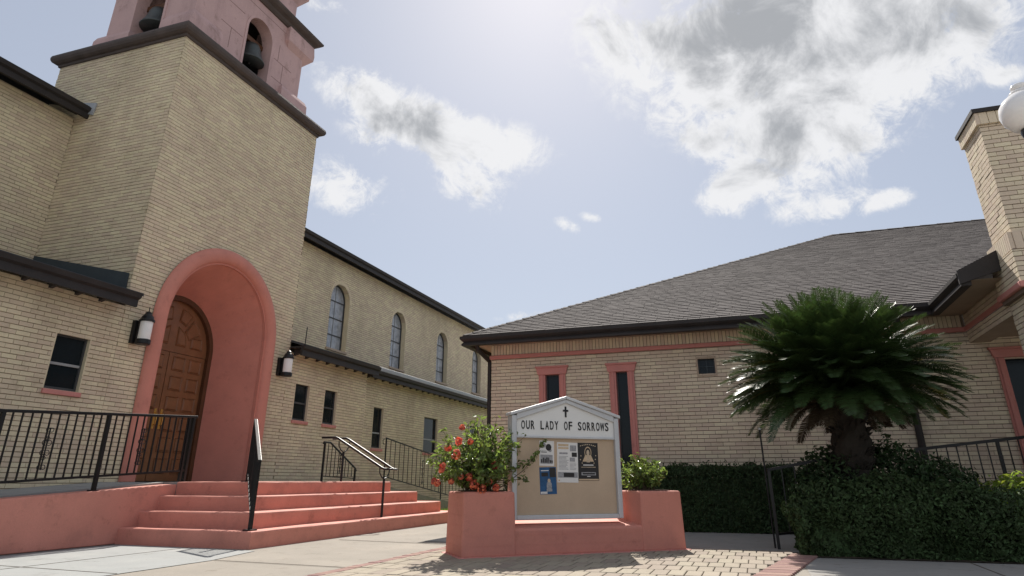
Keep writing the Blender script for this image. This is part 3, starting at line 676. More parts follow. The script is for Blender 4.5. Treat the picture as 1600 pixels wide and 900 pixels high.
# ================================================================== steps, landing, ramps
st = thing('entrance_steps', 'salmon pink concrete steps wrapping round the church door landing', 'steps', (-6.5, 10, 0))
SX = [-5.86, -6.12, -6.42, -6.70]; SY = [7.35, 7.64, 7.93, 8.22]; SF = [13.75, 13.35, 12.88, 12.28]; SZ = [0, .19, .38, .565, .745]
def wavy_slab(x0, x1, y0, y1, z0, z1, name, m, parent):
    # slab with slightly uneven painted edges
    b = MB(); nx, ny = 10, 26; xs = np.linspace(x0, x1, nx); ys = np.linspace(y0, y1, ny); per = [(x, y0) for x in xs]+[(x1, y) for y in ys[1:]]+[(x, y1) for x in xs[::-1][1:]]+[(x0, y) for y in ys[::-1][1:-1]]
    n = len(per); cx_, cy_ = (x0+x1)/2, (y0+y1)/2
    V = []; F = []
    lev = [(0, z0), (0, z1-.022), (.004, z1-.008), (.016, z1)]
    js = [(random.uniform(-.004, .004), random.uniform(-.0035, .0025)) for _ in per]
    for ins, z in lev:
        for (x, y), (j, jz) in zip(per, js):
            sx = 0 if x0 < x < x1 else (1 if x == x1 else -1); sy = 0 if y0 < y < y1 else (1 if y == y1 else -1)
            V.append((x-sx*(ins+j), y-sy*(ins+j), z+(jz if z > z0 else 0)))
    for i in range(3):
        for j in range(n): F.append((i*n+j, i*n+(j+1) % n, (i+1)*n+(j+1) % n, (i+1)*n+j))
    F.append(tuple(3*n+j for j in range(n))); b.add(V, F); return b.build(name, m, parent)
for k in range(4):
    wavy_slab(-7.96, SX[k], SY[k], SF[k], (SZ[k]-.01 if k else -.02), SZ[k+1], 'step', 'pink_step', st)
MB().box(TX+.0, -7.955, 8.215, 14.2, -.01, .739).build('landing', 'concrete_grey', st)
MB().box(-10.45, TX, AC-1.34, AC+1.34, -.01, .738).build('threshold', 'concrete_grey', st)
rw = MB(); zr = lambda y: .566+(y-5.7)*.0577
rw.hexa([(-8.2, 1.5, 0), (-7.95, 1.5, 0), (-7.95, 8.21, 0), (-8.2, 8.21, 0), (-8.2, 1.5, zr(1.5)), (-7.95, 1.5, zr(1.5)), (-7.95, 8.21, zr(8.21)), (-8.2, 8.21, zr(8.21))])
tag(rw.build('ramp_wall', 'pink_step', bevel=.012), 'low salmon pink wall with sloping top beside the wheelchair ramp', 'wall')
rs = MB(); rs.hexa([(TX, 1.5, 0), (-8.2, 1.5, 0), (-8.2, 8.21, 0), (TX, 8.21, 0), (TX, 1.5, zr(1.5)-.005), (-8.2, 1.5, zr(1.5)-.005), (-8.2, 8.21, .737), (TX, 8.21, .737)])
tag(rs.build('ramp', 'concrete_grey'), kind='structure')
r2 = MB(); r2.hexa([(-9.62, 14.2, 0), (-8.3, 14.2, 0), (-8.3, 20.3, 0), (-9.62, 20.3, 0), (-9.62, 14.2, .735), (-8.3, 14.2, .735), (-8.3, 20.3, .03), (-9.62, 20.3, .03)])
tag(r2.build('ramp', 'concrete_walk'), kind='structure')

# ================================================================== railings
def scroll(b, base, up, side, h, r_=.006):
    base = np.array(base, float); up = np.array(up, float); side = np.array(side, float)
    P = lambda s_, t: base+side*s_+up*t
    b.tube([P(0, 0), P(0, h)], r_*1.6, 6)
    def curl(c, s, t0, rad, flip):
        pts = []
        for k in range(11):
            a = k/10*1.6*math.pi; rr = rad*(1-.055*k); pts.append(P(s*(c[0]+rr-rr*math.cos(a)), t0+flip*rr*math.sin(a)))
        b.tube(pts, r_*.8, 5)
    for s in (-1, 1):
        curl((0, 0), s, h*.93, .036, 1); curl((0, 0), s, h*.62, .044, 1); curl((0, 0), s, h*.42, .044, -1); curl((0, 0), s, h*.08, .038, -1)
    for t in (.74, .28):
        b.tube([P(0, h*(t-.07)), P(.028, h*t), P(0, h*(t+.07)), P(-.028, h*t)], r_*.8, 5, closed=True)
# ramp guard
t = thing('ramp_railing', 'long black iron railing with scroll ornaments on top of the pink ramp wall', 'railing', (-8.03, 6.9, .65))
rx = -8.03; zt = lambda y: 1.49+(y-5.43)*.0577; zb = lambda y: .735+(y-5.65)*.0595
MB().bar((rx, 1.6, zt(1.6)), (rx, 8.46, zt(8.46)), .045, .035).build('top_rail', 'iron', t, bevel=.006)
MB().bar((rx, 1.6, zb(1.6)), (rx, 8.42, zb(8.42)), .03, .028).build('bottom_rail', 'iron', t)
posts = [1.36, 2.75, 4.14, 5.53, 6.92, 8.40]
for i, y in enumerate(posts):
    if i == 0: continue
    p = MB(); p.box(rx-.022, rx+.022, y-.022, y+.022, zr(y) if y < 8.3 else .74, zt(y)); p.box(rx-.05, rx+.05, y-.05, y+.05, (zr(y) if y < 8.3 else .74)-.004, (zr(y) if y < 8.3 else .74)+.012); p.build('post', 'iron', t)
    a, b = posts[i-1], y; n = 11 if b < 8 else 12
    for k in range(1, n+1):
        yy = a+(b-a)*k/(n+1)
        if yy < 3: continue
        MB().bar((rx, yy, zb(yy)), (rx, yy, zt(yy)), .016).build('baluster', 'iron', t)
        if k == 5:
            s_ = MB(); scroll(s_, (rx+.004, yy+.03, zb(yy)+.11), (0, 0, 1), (0, 1, 0), .48); s_.build('scroll_ornament', 'iron', t)
MB().box(rx-.02, rx+.02, 8.30, 8.335, .74, zt(8.3)-.02).build('post', 'iron', t)
# corner stair guard, running up the diagonal of the steps
t = thing('stair_railing', 'black iron guard railing climbing the corner of the pink steps', 'railing', (-5.98, 7.47, .19))
A = np.array([-5.98, 7.47]); B = np.array([-6.88, 8.40])
q = lambda k, z: (*(A+(B-A)*k), z)
tz = lambda k: 1.02+k*.555; bz = lambda k: .30+k*.555
MB().bar(q(-.06, tz(-.06)), q(1.03, tz(1.03)), .05, .03).build('top_rail', 'iron', t, bevel=.006)
MB().bar(q(0, bz(0)), q(1, bz(1)), .03, .025).build('bottom_rail', 'iron', t)
for k, z0 in ((0, .19), (1, .745)):
    p = MB(); p.bar(q(k, z0), q(k, tz(k)), .04); p.box(q(k, 0)[0]-.06, q(k, 0)[0]+.06, q(k, 0)[1]-.06, q(k, 0)[1]+.06, z0-.004, z0+.014); p.build('post', 'iron', t)
for k in range(1, 11): MB().bar(q(k/11, bz(k/11)), q(k/11, tz(k/11)), .014).build('baluster', 'iron', t)
s_ = MB(); dv = (B-A)/np.linalg.norm(B-A); scroll(s_, q(.5, bz(.5)+.1), (0, 0, 1), (*dv, 0), .45); s_.build('scroll_ornament', 'iron', t)
MB().bar(q(-.06, tz(-.06)-.10), q(-.06, tz(-.06)), .02).build('rail_end', 'iron', t)
# centre double handrail
t = thing('double_handrail', 'double handrail on two black posts crossing the pink steps', 'handrail', (-6.09, 10.89, .19))
LP = np.array([-6.06, 10.86]); UP = np.array([-6.87, 10.80])
for P, z0, zt_ in ((LP, .19, .86), (UP, .565, 1.30)):
    p = MB(); p.tube([(*P, z0-.003), (*P, zt_-.06)], .021, 8); p.build('post', 'iron', t)
    p = MB(); p.tube([(P[0], P[1]-.17, zt_+.10), (P[0], P[1]-.16, zt_+.02), (P[0], P[1]-.08, zt_-.05), (P[0], P[1], zt_-.075), (P[0], P[1]+.08, zt_-.05), (P[0], P[1]+.16, zt_+.02), (P[0], P[1]+.17, zt_+.10)], .011, 7); p.build('bracket', 'iron', t)
for s in (-.17, .17):
    p = MB(); y = 10.84+s
    p.tube([(-7.25, y, 1.47), (-6.97, y, 1.47), (-6.90, y, 1.44), (-6.02, y, .965), (-5.96, y, .94), (-5.90, y, .94)], .020, 8); p.build('grab_rail', 'iron', t, smooth=True)
MB().tube([(-5.905, 10.67, .94), (-5.875, 10.76, .94), (-5.905, 11.01, .94)], .016, 8).build('end_loop', 'iron', t, smooth=True)
# small far railing
t = thing('stair_railing', 'short black iron railing with a scroll below the pair of small windows', 'railing', (-8.6, 12.8, .745))
fx_ = -8.6; y0, y1 = 12.78, 14.06
ztop = lambda y: 1.52 if y < 12.98 else 1.52-(y-12.98)*.46
pts = [(fx_, 12.72, 1.49), (fx_, 12.74, 1.52), (fx_, 12.98, 1.52), (fx_, 14.05, ztop(14.05)), (fx_, 14.10, ztop(14.05)-.06)]
MB().tube(pts, .02, 8).build('top_rail', 'iron', t)
for y in (y0, y1): MB().box(fx_-.018, fx_+.018, y-.018, y+.018, .735, ztop(y)).build('post', 'iron', t)
MB().bar((fx_, y0, .85), (fx_, y1, .81), .02).build('bottom_rail', 'iron', t)
for k in range(1, 9):
    y = y0+(y1-y0)*k/9; MB().bar((fx_, y, .84), (fx_, y, ztop(y)), .012).build('baluster', 'iron', t)
s_ = MB(); scroll(s_, (fx_+.004, y0+(y1-y0)*.5, .90), (0, 0, 1), (0, 1, 0), .42); s_.build('scroll_ornament', 'iron', t)
# long sloping far railing
t = thing('ramp_railing', 'thin black railing sloping down a ramp along the church aisle wall', 'railing', (-8.36, 14.9, .65))
fx_ = -8.36; ra = lambda y: 1.715-(y-14.97)*.112; rb_ = lambda y: .845-(y-15.0)*.160
rb_ = lambda y: .85-(y-15.0)*.125
MB().bar((fx_, 14.95, ra(14.95)), (fx_, 20.2, ra(20.2)), .03, .025).build('top_rail', 'iron', t)
MB().bar((fx_, 14.97, rb_(14.97)), (fx_, 20.2, rb_(20.2)), .022, .022).build('bottom_rail', 'iron', t)
MB().tube([(fx_, 14.97-.10+.06*math.cos(a), 1.63+.06*math.sin(a)) for a in np.linspace(R(60), R(300), 9)], .01, 6).build('end_scroll', 'iron', t)
rz = lambda y: .735-(y-14.2)*.1156
for y in (14.97, 18.2, 20.2): MB().bar((fx_, y, rz(y)-.01), (fx_, y, ra(y)), .028).build('post', 'iron', t)
for k in range(1, 22):
    y = 14.97+5.23*k/22; MB().bar((fx_, y, rb_(y)), (fx_, y, ra(y)), .012).build('baluster', 'iron', t)
s_ = MB(); scroll(s_, (fx_+.004, 17.0, rb_(17.0)+.08), (0, 0, 1), (0, 1, 0), .6); s_.build('scroll_ornament', 'iron', t)

# ================================================================== wall lanterns
def lantern(y, label):
    z = 2.83; x = TX+.20; t = thing('wall_lantern', label, 'lantern', (TX, y, z), 'lanterns flanking the church doorway')
    MB().box(TX-.004, TX+.07, y-.10, y+.06, z+.02, z+.40).build('back_plate', 'iron', t, bevel=.008)
    MB().box(TX+.06, TX+.12, y-.03, y+.03, z+.02, z+.08).build('arm', 'iron', t)
    MB().lathe([(.02, .0), (.105, .0), (.118, .015), (.118, .075), (.105, .085), (.02, .09)], (x, y, z), 20).build('base', 'iron', t)
    MB().lathe([(.098, .08), (.10, .09), (.10, .385), (.098, .39)], (x, y, z), 20).build('glass', 'frosted_glass', t, smooth=True)
    MB().lathe([(.10, .375), (.122, .38), (.122, .405), (.105, .42), (.09, .465), (.06, .50), (.05, .515), (.052, .53), (.02, .55), (.008, .56), (.006, .63)], (x, y, z), 20).build('cap', 'iron', t)
    for a in (R(115), R(180), R(245)): MB().box(x+.108*math.cos(a)-.009, x+.108*math.cos(a)+.009, y+.108*math.sin(a)-.009, y+.108*math.sin(a)+.009, z+.08, z+.385).build('cage_bar', 'iron', t)
lantern(8.33, 'black wall lantern with white glass between the eave end and the arch')
lantern(12.12, 'black wall lantern with white glass beside the pair of small windows')

# ================================================================== parish hall
HY, HX0 = 12.8, -4.85
ha = thing('parish_hall', 'low cream brick hall with shingled hip roof and brick chimney', 'hall', (0, HY, 0))
def hall_score(c):
    x, y, z = project(c)
    if not (768 < x < 1160 and 550 < y < 722): return 0
    return 1/np.linalg.norm(c-np.array([0, 0, .75]))
HB = ('hall_brick', 'hall_mortar')
hw = [(-3.71, -3.43, .75, 2.69), (-2.31, -2.095, .75, 2.68), (-.785, -.485, 2.555, 2.852), (4.0, 4.9, .9, 2.60)]
brick_wall('front_wall', (HX0, HY, 0), (1, 0, 0), (0, -1, 0), 12, 0, 3.05, [rect_open(a-HX0, b-HX0, c, d) for a, b, c, d in hw], *HB, ha, score=hall_score, nobj=225)
brick_wall('side_wall', (HX0, 26, 0), (0, -1, 0), (-1, 0, 0), 26-HY, 0, 3.33, [], *HB, ha)
MB().box(HX0, 7.1, 25.9, 26, 0, 3.3).build('back_wall', 'hall_brick', ha)
# pink string course and soldier course
bandm = MB(); bandm.box(HX0-.035, 3.575, HY-.035, HY+.05, 3.05, 3.128); bandm.build('string_course', 'pink_trim', ha, bevel=.012)
sc = MB().box(HX0+.012, 3.57, HY-.0, HY+.05, 3.128, 3.34).build('soldier_bed', 'hall_mortar', ha)
me = bpy.data.meshes.new('soldier_brick'); tmp = MB().box(-.028, .028, -.012, .01, -.098, .098); me.from_pydata(tmp.v, [], tmp.f); me.materials.append(M['hall_brick'])
x = HX0+.03
while x < 3.55:
    o = bpy.data.objects.new('soldier_brick', me); COL.objects.link(o); o.location = (x, HY+random.uniform(-.003, .002), 3.231); attach(o, sc); x += .066 if x > -99 else 1
# windows
def hall_window(x0, x1, z0, z1, trim):
    g = MB().box(x0-.02, x1+.02, HY+.09, HY+.12, z0-.02, z1+.02).build('window', 'glass_dark', ha)
    rv = MB(); rv.box(x0-.03, x0, HY-.0, HY+.09, z0, z1); rv.box(x1, x1+.03, HY-.0, HY+.09, z0, z1); rv.box(x0, x1, HY, HY+.09, z1, z1+.03); rv.box(x0, x1, HY, HY+.09, z0-.03, z0); rv.build('reveal', 'pink_trim' if trim else 'frame_dark', g)
    fr = MB(); f = .022
    fr.box(x0, x0+f, HY+.065, HY+.09, z0, z1); fr.box(x1-f, x1, HY+.065, HY+.09, z0, z1); fr.box(x0+f, x1-f, HY+.066, HY+.09, z1-f, z1); fr.box(x0+f, x1-f, HY+.066, HY+.09, z0, z0+f); fr.build('frame', 'frame_dark', g)
    if trim:
        for sx, xe in ((-1, x0), (1, x1)):
            a, b = (xe-.13, xe-.001) if sx < 0 else (xe+.001, xe+.13)
            MB().box(a, b, HY-.03, HY+.0, z0-.1, z1-.001).build('jamb', 'pink_trim', g, bevel=.006)
            c = (a+b)/2; MB().box(c-.03, c+.03, HY-.048, HY-.028, z0-.1, z1-.002).build('jamb_bead', 'pink_trim', g, bevel=.008)
        w0, w1 = x0-.165, x1+.165
        MB().prism([(w0+.02, HY-.055, z1), (w1-.02, HY-.055, z1), (w1+.015, HY-.055, z1+.13), (w0-.015, HY-.055, z1+.13)], (0, .057, 0)).build('lintel', 'pink_trim', g, bevel=.005)
        MB().box(w0-.03, w1+.03, HY-.075, HY+.002, z1+.13, z1+.165).build('lintel_cap', 'pink_trim', g, bevel=.006)
    return g
hall_window(*hw[0], True); g2 = hall_window(*hw[1], True)
g = hall_window(*hw[2], False); fr = MB(); x0, x1, z0, z1 = hw[2]
fr.box((x0+x1)/2-.006, (x0+x1)/2+.006, HY+.07, HY+.089, z0, z1); fr.box(x0, x1, HY+.071, HY+.088, (z0+z1)/2-.006, (z0+z1)/2+.006); fr.build('glazing_bar', 'flashing', g)
o = MB(); x0, x1, z0, z1 = x0-.03, x1+.03, z0-.03, z1+.03; o.box(x0, x1, HY-.012, HY, z1-.03, z1); o.box(x0, x1, HY-.012, HY, z0, z0+.03); o.box(x0, x0+.03, HY-.013, HY, z0+.03, z1-.03); o.box(x1-.03, x1, HY-.013, HY, z0+.03, z1-.03); o.build('casing', 'soffit_cream', g)
hall_window(*hw[3], True)
# eaves
GX0, GY, GZ0, GZ1 = -5.25, 12.25, 3.26, 3.44
VX = 3.03
sf = MB(); sf.add([(GX0+.1, GY+.1, 3.335), (VX, GY+.1, 3.335), (VX+.6, HY, 3.335), (HX0, HY, 3.335)], [(0, 1, 2, 3)]); sf.add([(GX0+.1, GY+.1, 3.335), (HX0, HY, 3.335), (HX0, 26, 3.335), (GX0+.1, 26, 3.335)], [(0, 1, 2, 3)])
sf.add([(VX, GY+.1, 3.335), (VX, 10.44, 3.335), (3.6, 10.44, 3.335), (3.6, HY, 3.335)], [(0, 1, 2, 3)]); sf.build('soffit', 'soffit_cream', ha)
gp_ = [(0, GZ0+.07), (-.03, GZ0+.03), (-.03, GZ0), (.10, GZ0), (.10, GZ1), (-.06, GZ1), (-.06, GZ1-.05), (-.035, GZ1-.08)]
gu = MB(); V = []; F = []
corners = [((GX0, 26), (-1, 0)), ((GX0, GY), (-1, -1)), ((VX, GY), (-1, -1)), ((VX, 10.44), (-1, 0))]
for (x, y), (nx, ny) in corners:
    for o_, z in gp_: V.append((x-o_*(nx if True else 0)*1.0*(-1)*(-1) if False else x-nx*o_*-1 if False else x+nx*(-o_), y+ny*(-o_), z))
n = len(gp_)
for i in range(3):
    for j in range(n): F.append((i*n+j, i*n+(j+1) % n, (i+1)*n+(j+1) % n, (i+1)*n+j))
F += [tuple(range(n)), tuple(3*n+j for j in range(n))[::-1]]; gu.add(V, F); gu.build('gutter', 'dark_trim', ha)
# main roof as courses of shingles over a deck
SL = .49; RT = 8.2; ZR = GZ1+.02; RZ = ZR+SL*RT; RY = GY+RT; RX0 = GX0+RT
rf = MB(); rf.add([(GX0, GY, ZR-.01), (VX, GY, ZR-.01), (VX+RT, RY, RZ-.01), (RX0, RY, RZ-.01)], [(0, 1, 2, 3)])
rf.add([(GX0, GY, ZR-.01), (RX0, RY, RZ-.01), (GX0, GY+2*RT, ZR-.01)], [(0, 1, 2)])
rf.add([(VX, GY, ZR-.01), (VX, 10.44, ZR-.01), (VX+4.2, 10.44, ZR+SL*4.2-.01), (VX+RT, RY, RZ-.01), (VX+4.2, GY+4.2, ZR+SL*4.2-.01)], [(0, 1, 2, 4), (4, 2, 3)] if False else [(0, 1, 2, 4)])
rf.add([(RX0, RY, RZ-.01), (VX+RT, RY, RZ-.01), (VX+RT, GY+2*RT, ZR-.01), (GX0, GY+2*RT, ZR-.01)], [(0, 1, 2, 3)])
roof = rf.build('roof', 'shingle', ha)
n_ = math.sqrt(1+SL*SL); ax = np.array([0, 1/n_, SL/n_]); nr = np.array([0, -SL/n_, 1/n_]); EX = .132
SV = []; SFc = []; k = 0; s = -.03
while s < RT*n_-.02:
    yo = s/n_; xa = GX0+max(0, yo); xb = VX+max(0, yo); x = xa-random.uniform(0, .2)
    while x < xb:
        w = random.choice((.16, .20, .24, .30))*random.uniform(.9, 1.1); x0, x1 = max(xa, x+.003), min(xb, x+w-.003)
        if x1-x0 > .02:
            th = random.choice((.011, .012, .014, .015)); sl = s+random.uniform(-.003, .003)
            base = np.array([0, GY, ZR]); o = len(SV)
            for xx in (x0, x1):
                SV += [base+np.array([xx, 0, 0])+ax*sl, base+np.array([xx, 0, 0])+ax*sl+nr*(th+.006), base+np.array([xx, 0, 0])+ax*(sl+EX+.05)+nr*.004]
            SFc += [(o, o+3, o+4, o+1), (o+1, o+4, o+5, o+2), (o, o+1, o+2), (o+3, o+5, o+4)]
        x += w
    s += EX
tag(raw('shingles', np.array(SV), SFc, 'shingle', roof), kind='stuff')
hp = MB(); L_ = RT*math.sqrt(2+SL*SL); hd = np.array([1, 1, SL])/math.sqrt(2+SL*SL); base = np.array([GX0, GY, ZR])
m_ = int(L_/.2)
for i in range(m_):
    a = base+hd*(L_*i/m_); b = base+hd*(L_*(i+1.15)/m_); lift_ = np.array([0, 0, .028+.006*(i % 2)])
    sdv = np.array([1, -1, 0])/math.sqrt(2)*.11
    hp.add([a+lift_, b+lift_*.6, b-sdv*.8+np.array([0, 0, -.012]), a-sdv*.8+np.array([0, 0, .0]), b+sdv*.8+np.array([0, 0, -.012]), a+sdv*.8], [(0, 1, 2, 3), (0, 5, 4, 1)])
for i in range(40):
    a = np.array([RX0+i*.21, RY, RZ+.03+.005*(i % 2)]); hp.add([a, a+(.24, 0, -.006), a+(.24, -.13, -.06), a+(0, -.13, -.055), a+(.24, .13, -.06), a+(0, .13, -.055)], [(0, 1, 2, 3), (0, 5, 4, 1)])
tag(hp.build('hip_cap', 'shingle', roof), kind='stuff')
# right-hand porch: beam, pier, ceiling, wing eave
WX = 3.58
brick_wall('porch_beam', (WX, HY, 0), (0, -1, 0), (-1, 0, 0), HY-10.69, 2.86, 3.05, [], *HB, ha)
MB().box(WX-.035, WX+.001, 9.86, HY-.036, 3.05, 3.128).build('string_course', 'pink_trim', ha, bevel=.012)
brick_wall('porch_beam', (WX, HY, 0), (0, -1, 0), (-1, 0, 0), HY-10.69, 3.128, 3.335, [], *HB, ha)
MB().box(WX+.012, 7.2, 10.0, HY-.0, 2.93, 2.98).build('porch_ceiling', 'soffit_cream', ha)
MB().box(WX+.012, WX+.3, 10.7, HY, 2.862, 2.93).build('beam_soffit', 'soffit_cream', ha)
MB().prism([(VX-.05, 10.40, 3.28), (WX-.04, 10.40, 3.44), (WX-.04, 10.40, ZR+SL*(WX-.04-VX)+.02), (VX-.05, 10.40, ZR+.01)], (0, .045, 0)).build('rake_board', 'dark_trim', ha)
# chimney on its pier
cm = MB().box(WX+.03, WX+.9, 9.97, 10.66, 0, 5.6).build('chimney', 'hall_mortar', ha)
def brick_box(x0, x1, y0, y1, z0, z1, parent, nobj=0, score=None):
    brick_wall('chimney_face', (x0, y1, 0), (0, -1, 0), (-1, 0, 0), y1-y0, z0, z1, [], *HB, parent, nobj=0)
    brick_wall('chimney_face', (x0, y0, 0), (1, 0, 0), (0, -1, 0), x1-x0, z0, z1, [], *HB, parent, nobj=0)
def chim_face(P0, U, Nn, L, z0, z1):
    P0, U, Nn = np.array(P0, float), np.array(U, float), np.array(Nn, float); Zv = np.array([0, 0, 1.])
    k = 0; z = z0
    while z < z1-.02:
        x = -.10 if k % 2 else 0; zb_ = min(z+CH, z1)
        while x < L-.005:
            xa, xb = max(0, x+.003), min(L, x+.203); x += .206
            if xb-xa < .025: continue
            b = MB(); V = []
            for off in (-.03, random.uniform(-.002, .003)):
                for s_, q in ((xa, z+.005), (xb, z+.005), (xb, zb_-.005), (xa, zb_-.005)): V.append(P0+U*s_+Zv*q+Nn*off)
            b.add(V, [(4,5,6,7),(0,1,5,4),(1,2,6,5),(2,3,7,6),(3,0,4,7)]); b.build('brick', 'hall_brick', cm)
        z += CH; k += 1
chim_face((WX, 10.69, 0), (0, -1, 0), (-1, 0, 0), .75, 3.80, 5.42)
chim_face((WX, 9.94, 0), (1, 0, 0), (0, -1, 0), .95, 3.80, 5.42)
def soldier_ring(x0, y0, y1, x1, z0, z1):
    y = y1
    while y > y0+.01:
        b = MB(); b.box(x0, x0+.05, max(y0, y-.062), y, z0, z1); b.build('soldier_brick', 'hall_brick', cm, bevel=.003, seg=1); y -= .068
    x = x0+.052
    while x < x1:
        b = MB(); b.box(x, x+.1, y0, y0+.05, z0, z1); b.build('soldier_brick', 'hall_brick', cm, bevel=.003, seg=1); x += .106
soldier_ring(WX-.035, 9.895, 10.73, WX+1.0, 5.42, 5.60)
MB().box(WX-.06, WX+1.05, 9.87, 10.76, 5.60, 5.66).build('cap', 'dark_trim', cm)
soldier_ring(WX-.07, 9.87, 10.76, WX+1.0, 3.56, 3.80)
MB().box(WX-.06, WX+1.0, 9.88, 10.75, 3.0, 3.57).build('shoulder', 'hall_mortar', cm)
brick_wall('pier_face', (WX-.075, 10.76, 0), (0, -1, 0), (-1, 0, 0), .89, 3.13, 3.555, [], *HB, cm)
brick_wall('pier_face', (WX-.075, 9.87, 0), (1, 0, 0), (0, -1, 0), 1.0, 3.13, 3.555, [], *HB, cm)
MB().box(WX-.11, WX+1.0, 9.84, 10.765, 3.05, 3.128).build('string_course', 'pink_trim', cm, bevel=.012)
brick_wall('pier_face', (WX, 10.69, 0), (0, -1, 0), (-1, 0, 0), .75, 0, 3.05, [], *HB, cm)
brick_wall('pier_face', (WX, 9.94, 0), (1, 0, 0), (0, -1, 0), .95, 0, 3.05, [], *HB, cm)
brick_wall('pier_face', (WX+.95, 10.69, 0), (-1, 0, 0), (0, 1, 0), .95, 0, 3.05, [], *HB, cm)
# downspouts
d_ = MB(); d_.tube([(2.5, GY+.05, 3.28), (2.5, GY+.1, 3.2), (2.52, HY-.08, 2.98), (2.55, HY-.065, 2.8), (2.55, HY-.065, .02)], .055, 8); d_.build('downspout', 'dark_trim', ha)
d_ = MB(); d_.tube([(GX0+.25, GY+.12, 3.28), (GX0+.25, GY+.16, 3.2), (HX0-.06, HY+.05, 3.03), (HX0-.06, HY+.06, 2.9), (HX0-.06, HY+.06, .02)], .045, 8); d_.build('downspout', 'dark_trim', ha)

# ================================================================== planter with sign
def pp(s, o, z): return (PA[0]+PD[0]*s+PN[0]*o, PA[1]+PD[1]*s+PN[1]*o, z)
pl = thing('planter', 'low salmon pink masonry planter with raised ends holding a notice board', 'planter', pp(1.36, .3, 0))
PLN, PW = 2.73, .62
def pbox(b, s0, s1, o0, o1, z0, z1, z0b=None, z1b=None, tap=0.0):
    z1b = z1 if z1b is None else z1b
    return b.hexa([pp(s0-tap, o0-tap, z0), pp(s1+tap, o0-tap, z0), pp(s1+tap, o1+tap, z0), pp(s0-tap, o1+tap, z0), pp(s0, o0, z1), pp(s1, o0, z1), pp(s1, o1, z1b), pp(s0, o1, z1b)])
pbox(MB(), .56, 2.21, .004, PW, 0, .275, 0, .34).build('ledge', 'pink_paint', pl, bevel=.03, seg=4)
def pot(s0, s1, name):
    h = .645; w = .09; b = MB()
    pbox(b, s0, s1, 0, PW, 0, h, tap=.012); o = b.build(name, 'pink_paint', pl, bevel=.028, seg=4)
    pbox(MB(), s0+w, s1-w, w, PW-w, h-.01, h+.012).build('soil', 'soil', pl)
pot(0, .59, 'end_block'); pot(2.17, PLN, 'end_block')
for zz in (.115, .21):                       # mortar lines showing through the paint
    b = MB(); pbox(b, .57, 2.19, .0022, .006, zz-.0022, zz+.0022); b.build('course_line', 'pink_paint', pl)
for zz in (.115, .21, .31, .41, .505):
    sf_ = -.012*(1-zz/.645)
    b = MB(); pbox(b, sf_-.0025, sf_+.002, .04, .5, zz-.003, zz+.003); b.build('course_line', 'pink_paint', pl)
    if zz < .3: b = MB(); pbox(b, .03, .55, sf_-.002, sf_+.002, zz-.0025, zz+.0025); b.build('course_line', 'pink_paint', pl)
b = MB(); pbox(b, -.05, PLN+.05, -.06, PW+.05, -.01, .016); b.build('footing', 'pink_trim', pl, bevel=.01)
# sign cabinet
SO = .22
def sp(s, z, o=0.0): return pp(s, SO+o, z)
L0, L1, SZ0, SZE, SZA = .625, 2.04, .345, 1.475, 1.685
sg = thing('notice_board', 'grey metal gabled notice board with black lettering and a cross above cork', 'sign', sp(1.33, SZ0))
SM = (L0+L1)/2
def spoly(pts, o0, o1): 
    b = MB(); P = [sp(s, z, o0) for s, z in pts]; off = np.array(sp(0, 0, o1))-np.array(sp(0, 0, o0)); b.prism(P, off); return b
spoly([(L0, SZ0), (L1, SZ0), (L1, SZE), (SM, SZA), (L0, SZE)], .03, .12).build('cabinet', 'aluminium', sg, bevel=.004)
fw_ = .062
spoly([(L0, SZ0), (L0+fw_, SZ0), (L0+fw_, SZE), (L0, SZE)], -.03, .03).build('frame_post', 'aluminium', sg, bevel=.008)
spoly([(L1-fw_, SZ0), (L1, SZ0), (L1, SZE), (L1-fw_, SZE)], -.03, .03).build('frame_post', 'aluminium', sg, bevel=.008)
spoly([(L0+fw_, SZ0), (L1-fw_, SZ0), (L1-fw_, SZ0+.05), (L0+fw_, SZ0+.05)], -.028, .03).build('frame_rail', 'aluminium', sg, bevel=.008)
spoly([(L0-.02, SZE-.005), (SM, SZA-.005), (SM, SZA+.03), (L0-.02, SZE+.03)], -.045, .13).build('gable_cap', 'aluminium', sg, bevel=.006)
spoly([(SM+.001, SZA-.005), (L1+.02, SZE-.005), (L1+.02, SZE+.03), (SM+.001, SZA+.03)], -.045, .13).build('gable_cap', 'aluminium', sg, bevel=.006)
spoly([(L0+fw_, SZE-.05), (SM, SZA-.05), (SM, SZA-.006), (L0+fw_, SZE+.02)], -.026, .03).build('gable_trim', 'aluminium', sg, bevel=.006)
spoly([(SM, SZA-.05), (L1-fw_, SZE-.05), (L1-fw_, SZE+.02), (SM, SZA-.006)], -.026, .03).build('gable_trim', 'aluminium', sg, bevel=.006)
HDZ = 1.245
hd_ = spoly([(L0+fw_, HDZ), (L1-fw_, HDZ), (L1-fw_, SZE-.045), (SM, SZA-.045), (L0+fw_, SZE-.045)], .0, .03).build('header_panel', 'sign_panel', sg)
spoly([(L0+fw_, HDZ-.022), (L1-fw_, HDZ-.022), (L1-fw_, HDZ), (L0+fw_, HDZ)], -.02, .03).build('header_rail', 'aluminium', sg, bevel=.004)
spoly([(L0+fw_, SZ0+.05), (L1-fw_, SZ0+.05), (L1-fw_, HDZ-.022), (L0+fw_, HDZ-.022)], .014, .029).build('pin_board', 'cork', sg)
